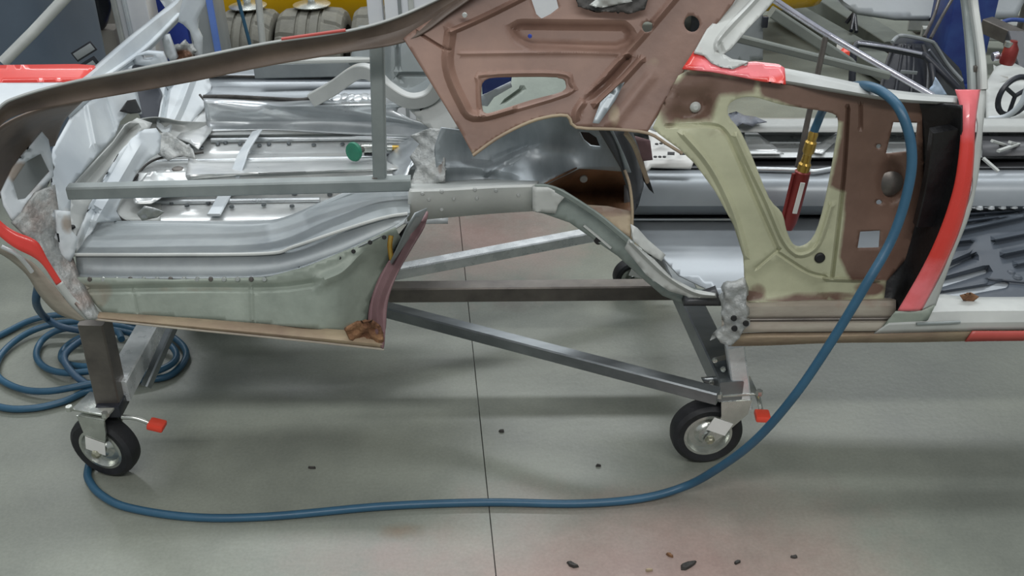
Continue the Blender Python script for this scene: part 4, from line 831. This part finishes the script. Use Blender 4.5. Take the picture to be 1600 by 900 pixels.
box('foot_plate', (cx, 4.35, .01), (w_+.06, .3, .02), K['blue'], t)
box('pale_blue_patch', (cx+.04, 4.248, .5), (.06, .004, .5), K['bluel'], t, None, .001)
t, cx, w_ = post('grey_cabinet', 294, 338, 3.28, 1.0, 'greyp', 'grey cabinet with a blue corner strip left of the tyres', 'cabinet', .14)
box('corner_strip', (cx+w_*.42, 3.275, .5), (.022, .012, .98), K['bluel'], t)
box('base_rim', (cx, 3.35, .02), (w_+.01, .15, .04), K['tubed'], t)
box('top_panel', (cx, 3.35, 1.005), (w_+.01, .15, .012), K['greyp'], t)
tag(tube('white_rod', [Vector((on(400, 60, 3.4).x-.004, 3.4, .0)), Vector((on(409, 0, 3.4).x+.01, 3.4, .9))], .012, K['light'], None, smooth=0), 'thin white rod leaning in front of the left tyre', 'rod')
tag(tube('teal_rod', [Vector((on(397, 75, 3.36).x+.03, 3.36, .0)), Vector((on(375, 0, 3.36).x-.04, 3.36, .9))], .006, K['hose'], None, smooth=0), 'thin teal rod leaning in front of the left tyre', 'rod')
# slate blue bin, with printed label
bn = empty('storage_bin', (on(60, 60, 3.2).x, 3.5, 0), 'large slate blue plastic bin beyond the red tail edge at top left', 'bin')
x0 = on(-160, 60, 3.5).x; x1 = on(112, 40, 3.5).x; W = x1-x0; cx = (x0+x1)/2
bm = bmesh.new()
zs = [(0, .94), (.02, .95), (.62, 1.0), (.64, 1.03), (.70, 1.03), (.71, 1.0), (1.0, 1.0)]
sec = []
for z_, k in zs:
    hw = W/2*k; hd = .32*k; ring = []
    for u in range(32):
        an = 2*math.pi*u/32; cxx = math.copysign(abs(math.cos(an))**.35, math.cos(an)); sy = math.copysign(abs(math.sin(an))**.35, math.sin(an))
        ring.append(bm.verts.new((cx+hw*cxx, 3.55+hd*sy, z_)))
    sec.append(ring)
for a_, b_ in zip(sec[:-1], sec[1:]):
    for u in range(32): bm.faces.new((a_[u], a_[(u+1) % 32], b_[(u+1) % 32], b_[u]))
bm.faces.new(sec[0][::-1]); bm.faces.new(sec[-1]); fin(bm, 'tub', K['slatep'], bn, 40)
lx = on(134, 82, 3.22)
for k, (dx, dz, ww, hh, mm) in enumerate(((0, .0, .085, .035, 'blackp'), (0, 0, .075, .024, 'greyp'), (.004, -.045, .075, .03, 'blackp'), (.01, -.048, .04, .02, 'greyp'))):
    box('printed_mark', (lx.x+dx-.01, 3.232-.001*k, lx.z+dz), (ww, .003, hh), K[mm], bn, Matrix.Rotation(R(-28), 3, 'Y'), .001)
tag(tube('pale_pipe', [D(4, 98, 1.2), D(52, 50, 1.25), D(110, -12, 1.3)], .016, K['light'], car, smooth=0), None)
bpy.data.objects['pale_pipe'].name = 'trunk_prop_rod'
bb = empty('beige_board', (on(160, 70, 4.3).x, 4.3, 0), 'beige board standing between the blue bin and the white post', 'board')
box('face_board', (on(160, 70, 4.3).x, 4.32, .4), (.22, .02, .8), K['beige'], bb); box('foot_rail', (on(160, 70, 4.3).x, 4.3, .02), (.24, .08, .04), K['beige'], bb)
dk = empty('black_bag', (on(158, 6, 4.1).x, 4.1, 0), 'black crumpled bag at the top edge beside the white post', 'bag')
bm = bmesh.new(); bmesh.ops.create_icosphere(bm, subdivisions=4, radius=1)
for v in bm.verts:
    n = v.co.normalized(); v.co = Vector((n.x*.09, n.y*.08, n.z*.28+.28))*(1+.12*math.sin(n.x*9+n.z*7)*math.sin(n.y*8+2))
bm.normal_update(); bmesh.ops.translate(bm, verts=bm.verts, vec=(on(146, 6, 4.1).x, 4.1, .26)); fin(bm, 'sack', K['blackp'], dk)
box('stand', (on(146, 6, 4.1).x, 4.15, .13), (.12, .1, .26), K['beige'], dk)

# right background -----------------------------------------------------
t, cx, w_ = post('lift_post', 1484, 1552, 3.9, 1.8, 'navy', 'scuffed navy blue steel column behind the thin window post', 'column', .2)
box('foot_plate', (cx, 4.0, .01), (w_+.02, .22, .02), K['navy'], t)
la_ = empty('support_rail', Z(1250, 40, .05), 'long grey steel lift arm lying across the floor behind the door opening', 'lift arm')
bar('outer_tube', Z(1215, 8, .06), Z(1420, 128, .06), .09, .08, K['beam'], la_)
bar('inner_tube', Z(1420, 128, .06), Z(1470, 158, .06), .07, .06, K['tubed'], la_)
lb_ = empty('support_rail', Z(1330, 40, .05), 'grey lift arm nearer the top edge, ending behind the black ribbed case', 'lift arm')
bar('outer_tube', Z(1262, -10, .05), Z(1400, 78, .05), .12, .08, K['beam'], lb_)
bar('inner_tube', Z(1400, 78, .05), Z(1440, 104, .05), .09, .06, K['tubed'], lb_)
gb = empty('bumper_bar', Z(1450, 40, .1), 'pale bumper beam on the floor across the top right, left of the blue column', 'beam')
bar('face_bar', Z(1420, 34, .1), Z(1600, 46, .1), .08, .07, K['light'], gb, .01); bar('lower_bar', Z(1440, 50, .08), Z(1600, 56, .08), .04, .05, K['light'], gb, .006)
for a_ in (1440, 1580): box('stand', Z(a_, 38, .04), (.06, .06, .08), K['tubed'], gb)
gt = empty('grey_fender', Z(1420, 10, 0), 'large dull grey curved panel hanging in at the top right edge', 'panel')
plate('skin', [(1304, -16), (1318, 2), (1340, 17), (1400, 26), (1500, 28), (1590, 24), (1610, -16)], ('d', [(1304, -16, 2.75), (1450, 25, 2.6), (1610, -16, 2.75)]), K['greyp'], gt, thick=.02, smooth=False)
box('prop', Vector((D(1600, 10, 2.75).x, Y0+2.70, .17)), (.05, .05, .34), K['tubed'], gt)
sn = empty('black_stand', D(1335, 40, 2.3), 'thin black upright stand with a splayed foot near the top edge', 'stand')
tube('pole', [D(1343, -14, 2.95), D(1335, 22, 2.9)], .012, K['blackp'], sn, smooth=0)
for e in ((1322, 34), (1338, 48), (1330, 46)): tube('foot', [D(1335, 20, 2.9), D(e[0], e[1]+2, 2.9-.1*(e[1] > 40))], .009, K['blackp'], sn, smooth=0)
for (a_, b_, c2, d2) in ((1470, -12, 1444, 58), (1494, -12, 1446, 60)):
    tag(tube('dark_cable', [D(a_, b_, 2.2), D((a_+c2)/2+3, (b_+d2)/2, 2.1), D(c2+(8 if a_ > 1480 else 0), d2, 1.9)], .006, K['tubed'], None), 'dark cable running down to the black case, %s of the two' % ('left' if a_ < 1480 else 'right'), 'cable')
# black ribbed case in a tube frame
bc = empty('ribbed_case', D(1430, 130, 1.6), 'black ribbed plastic case held in a black tube frame, above the door opening', 'case')
bm = bmesh.new(); sec = []
for (yy, l, r_, dd, dr_) in ((160, 1362, 1462, 1.25, 1.45), (140, 1372, 1461, 1.27, 1.47), (100, 1386, 1452, 1.32, 1.5), (70, 1392, 1446, 1.36, 1.54), (60, 1400, 1442, 1.42, 1.56)):
    sec.append([bm.verts.new(p) for p in (D(l, yy, dd), D((l+r_)/2, yy-1, dd-.02), D(r_, yy+2, dd), D(r_+22 if yy < 90 else r_+50, yy+(4 if yy < 90 else 8), dr_+.1), D(l+25, yy-6, dr_+.15))])
for a_, b_ in zip(sec[:-1], sec[1:]):
    for u in range(5): bm.faces.new((a_[u], a_[(u+1) % 5], b_[(u+1) % 5], b_[u]))
bm.faces.new(sec[0][::-1]); bm.faces.new(sec[-1]); bmesh.ops.recalc_face_normals(bm, faces=bm.faces)
bmesh.ops.bevel(bm, geom=list(bm.edges), offset=.006, segments=2, affect='EDGES'); fin(bm, 'housing', K['blackp'], bc, 30)
for k in range(4):
    f = k/3; tube('rib', [D(1374+f*74, 150, 1.235), D(1384+f*66, 104, 1.30), D(1396+f*46, 70, 1.34)], .005, K['blackp' if k in (1, 2) else 'darkgrey'], bc, 8)
tube('top_rim', [D(1394, 66, 1.34), D(1402, 58, 1.36), D(1414, 56, 1.36), D(1452, 64, 1.4), D(1462, 72, 1.42), D(1480, 100, 1.45), D(1503, 126, 1.45)], .006, K['greyp'], bc, 8)
tube('side_groove', [D(1452, 78, 1.34), D(1475, 108, 1.36), D(1498, 134, 1.38)], .004, K['slate'], bc, 8)
box('name_plate', D(1420, 113, 1.22), (.05, .003, .010), K['greyp'], bc, Matrix.Rotation(R(6), 3, 'Y'), .001)
tube('tube_frame', [D(1331, 132, 1.1), D(1333, 90, 1.12), D(1336, 74, 1.13), D(1346, 68, 1.14), D(1390, 76, 1.14), D(1440, 86, 1.14), D(1452, 94, 1.13), D(1480, 122, 1.1), D(1506, 148, 1.08)], .010, K['blackp'], bc, 10, 5)
tube('frame_leg', [D(1454, 96, 1.13), D(1458, 124, 1.1), D(1456, 158, 1.08)], .010, K['blackp'], bc)
tube('frame_shine', [D(1340, 67, 1.128), D(1390, 74, 1.128), D(1440, 84, 1.128)], .004, K['chrome'], bc, 8)
box('case_stand', (D(1430, 150, 1.45).x, Y0+1.5, .14), (.35, .3, .28), K['blackp'], bc)
tag(plate('blue_rag', [(1462, 122), (1470, 132), (1480, 148), (1456, 150), (1454, 140), (1460, 134)], ('d', 1.0), K['rag'], None, thick=.01, wob=.003, grid=3), 'small pale blue rag behind the black case leg', 'rag')
rb = empty('red_lamp', D(1322, 88, 1.4), 'round red lens behind the bright diagonal tube', 'lamp')
lathe('lens', [(0, .02), (.014, .016), (.022, 0), (.02, -.03), (0, -.03)], axis(D(1321, 86, 1.4), (0, -1, .1)), K['redp'], rb, 18); box('bezel', D(1311, 80, 1.42), (.012, .03, .05), K['sticker'], rb)
box('bracket', D(1322, 96, 1.42), (.03, .04, .03), K['tubed'], rb)
# pale grey machine and black blob left of the door opening
gm = empty('grey_floor_box', D(1165, 60, 1.9), 'grey concrete coloured block behind the window frame with a black switch', 'block')
plate('body', [(1125, 96), (1134, 60), (1160, 30), (1192, 10), (1192, 94)], ('d', 1.9), K['greyp'], gm, thick=.25)
box('switch', D(1195, 34, 1.88), (.02, .02, .04), K['blackp'], gm)
# white housing right edge
wh = empty('white_housing', D(1580, 120, 1.6), 'white rounded housing with a black spoked wheel at the right edge', 'housing')
plate('shell', [(1542, 188), (1540, 130), (1556, 104), (1580, 96), (1612, 112), (1640, 130), (1640, 160), (1592, 182), (1560, 190)], ('d', [(1542, 180, 1.2), (1590, 110, 1.5), (1640, 150, 1.3)]), K['light'], wh, thick=.03, relief=[([(1575, 120), (1600, 118), (1620, 130)], 12, .03)])
wc = D(1586, 150, 1.08)
bm = bmesh.new(); ring = [wc+Vector((.055*math.cos(t_), .02*math.cos(t_), .055*math.sin(t_))) for t_ in [2*math.pi*k/28 for k in range(29)]]
sweep(bm, ring, circ(.008, 8)); fin(bm, 'wheel_ring', K['blackp'], wh)
for k in range(3):
    an = 2*math.pi*k/3+.4; tube('spoke', [wc, wc+Vector((.055*math.cos(an), .02*math.cos(an), .055*math.sin(an)))], .006, K['blackp'], wh, 8, 0)
tube('white_rim', [D(1546, 186, 1.05), D(1572, 182, 1.02), D(1594, 164, 1.0), D(1604, 140, 1.0), D(1606, 120, 1.0)], .008, K['white'], wh)
box('clamp', D(1549, 192, 1.05), (.03, .02, .02), K['blackp'], wh)
rbt = empty('red_bottle', D(1573, 85, 1.5), 'small red brown bottle with a silver cap on the white housing', 'bottle')
lathe('flask', [(0, 0), (.020, 0), (.024, .012), (.022, .05), (.012, .066), (.011, .074), (0, .074)], axis(D(1572, 100, 1.42), (.1, 0, 1)), K['redtool'], rbt, 20)
lathe('cap', [(0, 0), (.013, 0), (.013, .016), (0, .018)], axis(D(1575, 73, 1.42), (.1, 0, 1)), K['zinc'], rbt, 16)
tag(tube('chrome_ball', [D(1551, 89, 1.45), D(1556, 88, 1.45), D(1560, 87, 1.45)], .014, K['chrome'], None), 'small chrome knob left of the red bottle', 'knob')
db = empty('angled_bracket', D(1590, 50, 2.0), 'dark angled steel arm at the top right corner', 'arm')
bar('arm_tube', D(1540, 38, 2.0), D(1630, 78, 1.8), .06, .05, K['tubed'], db); bar('hanging_part', D(1585, 60, 1.85), D(1606, 130, 1.6), .06, .06, K['blackp'], db)
tag(tube('blue_cable', [D(1560, 38, 2.1), D(1580, 31, 2.1), D(1620, 34, 2.1)], .008, K['navy'], None), 'blue cable near the top right corner', 'cable')
# white perforated tray seen through the wheel arch
tr = empty('white_tray', Z(1050, 240, .55), 'white perforated plastic tray inside the shell, seen through the wheel arch gap', 'tray')
plate('tray_sheet', [(1012, 202), (1050, 215), (1076, 238), (1084, 252), (1080, 262), (1018, 260), (1010, 268), (1006, 250), (1016, 222)], ('z', [(1015, 262, .53), (1082, 262, .53), (1040, 205, .58)]), K['sticker'], tr, thick=.006)
for a_, b_ in ((1026, 225), (1033, 224), (1040, 225), (1024, 245), (1031, 245), (1038, 245)):
    lathe('tray_hole', [(0, .001), (.004, .001), (.004, -.001)], axis(Z(a_, b_, .568 if b_ < 235 else .553), (0, 0, 1)), K['hole'], tr, 8)
bar('dark_slot', Z(1043, 239.5, .558), Z(1054, 240, .558), .014, .002, K['hole'], tr, .0005); bar('dark_slot', Z(1062, 240, .558), Z(1070, 240, .558), .012, .002, K['hole'], tr, .0005)

# ------------------------------------------------------------------ bits on the floor
def chip(px, py, s, rot, lab, m='seamd'):
    p = Z(px, py, 0); bm = bmesh.new(); n = 9; top_ = []; bo = []
    for k in range(n):
        an = 2*math.pi*k/n; r_ = s*(.6+.5*random.random()); q = Matrix.Rotation(rot, 3, 'Z') @ Vector((r_*math.cos(an)*1.6, r_*math.sin(an)*.6, 0))
        top_.append(bm.verts.new(p+q*.8+Vector((0, 0, .004+.003*random.random())))); bo.append(bm.verts.new(p+q+Vector((0, 0, .0005))))
    bm.faces.new(top_); bm.faces.new(bo[::-1])
    for k in range(n): bm.faces.new((bo[k], bo[(k+1) % n], top_[(k+1) % n], top_[k]))
    tag(fin(bm, 'debris_flake', K[m], None, 20), lab, 'debris', 'flakes of debris on the concrete')
chip(896, 884, .010, -.4, 'elongated dark flake at the bottom, leftmost of the big floor flakes')
chip(1075, 884, .014, .5, 'largest dark flake at the bottom centre of the concrete')
chip(1014, 892, .006, .2, 'pale tan flake at the bottom edge', 'tan')
chip(1046, 868, .006, -.6, 'thin brown flake above the largest dark one', 'rust')
chip(1152, 880, .006, .3, 'small dark flake right of the largest one')
chip(1240, 871, .006, 0, 'small round dark flake farthest right at the bottom')
chip(488, 732, .006, 0, 'small dark crumb alone on the concrete above the hose')
chip(784, 675, .005, 0, 'small dark crumb just right of the floor joint')
chip(935, 729, .004, 0, 'tiny crumb left of the right front caster')
